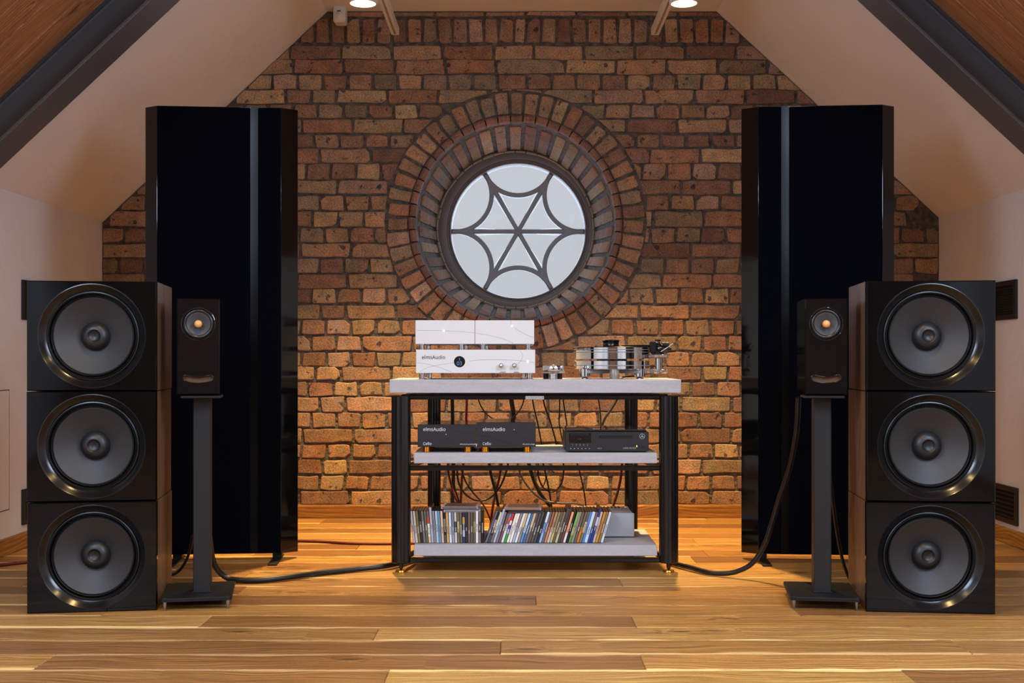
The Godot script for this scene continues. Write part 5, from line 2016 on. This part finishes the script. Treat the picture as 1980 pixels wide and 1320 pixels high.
func build_cables() -> void:
	var d := 5.06
	# what hangs behind the shelves, in picture order: points, depth, radius, material, label
	var list := [
		[[[874, 735], [875, 800], [877, 880], [876, 940], [874, 990], [876, 1050]], 5.08, 0.008, "cable_black", "thick black cable hanging straight down behind the left black box"],
		[[[903, 735], [902, 800], [897, 880], [893, 930], [890, 985], [884, 1060]], 5.10, 0.0055, "cable_red", "red and black braided cable hanging behind the left black box"],
		[[[866, 880], [867, 912], [873, 940], [881, 962], [892, 985], [905, 1020]], 5.06, 0.0045, "cable_red", "red braided cable slanting down left behind the left row of discs"],
		[[[872, 880], [876, 915], [880, 945], [886, 965], [893, 990], [900, 1030]], 5.04, 0.0035, "cable_black", "thin black cable crossing the slanting red braided cable"],
		[[[923, 765], [930, 785], [944, 803], [962, 812], [985, 810], [1001, 798], [1011, 780], [1014, 762]], 5.02, 0.0028, "cable_black", "thin black cable sagging in a loop above the two black boxes"],
		[[[986, 740], [989, 775], [993, 800], [994, 830], [993, 880]], 5.07, 0.010, "cable_black", "bundle of black cables behind the gap of the two black boxes"],
		[[[1026, 740], [1031, 780], [1040, 820], [1048, 862], [1054, 890]], 5.05, 0.0032, "cable_black", "slanting black cable right of the two black boxes"],
		[[[1046, 740], [1052, 780], [1064, 815], [1076, 858], [1080, 885]], 5.03, 0.0035, "cable_black", "slanting black cable left of the disc player"],
		[[[1082, 740], [1082, 790], [1081, 815], [1086, 845], [1092, 870]], 5.01, 0.0028, "cable_black", "upright thin black cable just left of the disc player"],
		[[[1085, 740], [1090, 780], [1096, 820], [1100, 850]], 5.06, 0.003, "cable_black", "short slanting black cable above the left end of the disc player"],
		[[[1152, 740], [1158, 775], [1161, 800], [1162, 825], [1163, 860]], 5.05, 0.0026, "cable_black", "thin black cable above the middle of the disc player"],
		[[[1203, 745], [1194, 770], [1180, 793], [1168, 812], [1160, 840], [1158, 870]], 5.03, 0.0052, "cable_grey", "shiny grey twin cable slanting above the disc player"],
		[[[884, 898], [886, 930], [897, 952], [914, 965], [930, 968], [945, 964], [958, 953], [970, 935], [980, 908], [983, 890]], 5.04, 0.0042, "cable_black", "black cable sagging in a deep loop under the middle shelf"],
		[[[889, 898], [900, 930], [915, 953], [928, 967], [940, 985], [950, 1010]], 5.02, 0.0034, "cable_black", "black cable falling to the gap between the two rows of discs"],
		[[[946, 895], [950, 920], [958, 950], [964, 985], [968, 1030]], 5.00, 0.006, "cable_black", "thick black cable crossing the braided one under the middle shelf"],
		[[[970, 895], [965, 925], [958, 955], [953, 980], [948, 1020]], 5.06, 0.0055, "cable_red", "red braided cable falling between the two rows of discs"],
		[[[1001, 895], [1008, 920], [1022, 942], [1040, 960], [1058, 969], [1085, 973], [1110, 973], [1126, 977], [1134, 985]], 5.00, 0.0042, "cable_grey", "shiny grey cable curving above the right row of discs"],
		[[[1022, 895], [1030, 922], [1042, 950], [1058, 972], [1072, 990], [1085, 1015]], 5.05, 0.008, "cable_black", "thick black cable slanting right towards the right row of discs"],
		[[[1038, 895], [1034, 915], [1036, 930], [1043, 942], [1050, 940], [1055, 925], [1054, 905], [1048, 893]], 5.03, 0.0026, "cable_grey", "small tight cable loop under the middle shelf"],
		[[[1041, 895], [1041, 920], [1049, 940], [1062, 950], [1075, 948], [1086, 933], [1090, 910], [1089, 893]], 5.02, 0.0034, "cable_black", "wide round black cable loop under the disc player"],
		[[[1050, 895], [1057, 925], [1063, 955], [1066, 975], [1072, 1000]], 5.01, 0.0036, "cable_black", "straight black cable passing through the wide round loop"],
		[[[1116, 895], [1124, 925], [1130, 955], [1134, 985], [1137, 1010]], 5.04, 0.0032, "cable_black", "lone thin black cable under the disc player"],
		[[[1203, 895], [1200, 925], [1193, 955], [1185, 980], [1176, 1010], [1172, 1040], [1170, 1058]], 5.06, 0.0055, "cable_red", "red braided cable hanging beside the right rear post"],
	]
	for c in list:
		var pts := []
		for p in c[0]:
			pts.append(at(p[0], p[1], c[1]) + Vector3(0, 0, rng.randf_range(-0.006, 0.006)))
		var o := thing("hanging_cable", c[4], "cable", Vector3.ZERO, 0.0, "cables behind the rack")
		var mb := MB.new()
		mb.tube(smooth(pts, 7), c[2], 8)
		part("sheath", mb, M[c[3]], o)
	# ---- cables on the floor ----
	var fl := func(px: float, d2: float, y: float) -> Vector3: return Vector3((px - CX) * d2 / F, y, -d2)
	var floor_list := [
		[[fl.call(400, 4.20, 0.28), fl.call(405, 4.22, 0.17), fl.call(414, 4.25, 0.075), fl.call(436, 4.28, 0.022), fl.call(468, 4.27, 0.012), fl.call(510, 4.28, 0.012), fl.call(560, 4.33, 0.013), fl.call(620, 4.42, 0.012), fl.call(690, 4.50, 0.012), fl.call(752, 4.56, 0.016), fl.call(800, 4.72, 0.012)], 0.0105, "cable_black", "thick black cable on the floor from the left stand to the rack"],
		[[fl.call(373, 4.30, 0.17), fl.call(367, 4.32, 0.11), fl.call(356, 4.36, 0.055), fl.call(342, 4.38, 0.02), fl.call(322, 4.40, 0.006), fl.call(300, 4.45, 0.006)], 0.0055, "cable_black", "thin black cable curling behind the left stand to the bass speakers"],
		[[fl.call(1544, 4.12, 0.672), fl.call(1540, 4.16, 0.55), fl.call(1527, 4.22, 0.42), fl.call(1508, 4.28, 0.31), fl.call(1494, 4.30, 0.22), fl.call(1478, 4.32, 0.13), fl.call(1455, 4.34, 0.062), fl.call(1425, 4.37, 0.026), fl.call(1395, 4.40, 0.013), fl.call(1365, 4.44, 0.012), fl.call(1335, 4.52, 0.014), fl.call(1290, 4.66, 0.012)], 0.0095, "cable_black", "thick black cable looping from the rack up to the right small speaker"],
		[[fl.call(1600, 4.10, 0.46), fl.call(1608, 4.12, 0.35), fl.call(1616, 4.16, 0.23), fl.call(1626, 4.20, 0.12), fl.call(1638, 4.22, 0.045), fl.call(1650, 4.24, 0.008), fl.call(1672, 4.26, 0.0065)], 0.006, "cable_black", "black cable hanging behind the right stand towards the bass speakers"],
		[[fl.call(520, 5.22, 0.006), fl.call(576, 5.24, 0.006), fl.call(620, 5.22, 0.006), fl.call(680, 5.17, 0.006), fl.call(756, 5.16, 0.006), fl.call(830, 5.18, 0.006)], 0.006, "cable_red", "red braided cable lying on the floor left of the rack"],
		[[fl.call(-60, 4.58, 0.0065), fl.call(0, 4.62, 0.0065), fl.call(30, 4.66, 0.0065), fl.call(60, 4.70, 0.0065), fl.call(110, 4.78, 0.0065)], 0.0065, "cable_red", "dark red braided cable on the floor beside the left bass speakers"],
	]
	for c in floor_list:
		var o := thing("floor_cable", c[3], "cable", Vector3.ZERO, 0.0, "cables on the floor")
		var mb := MB.new()
		mb.tube(smooth(c[0], 8), c[1], 10)
		part("sheath", mb, M[c[2]], o)
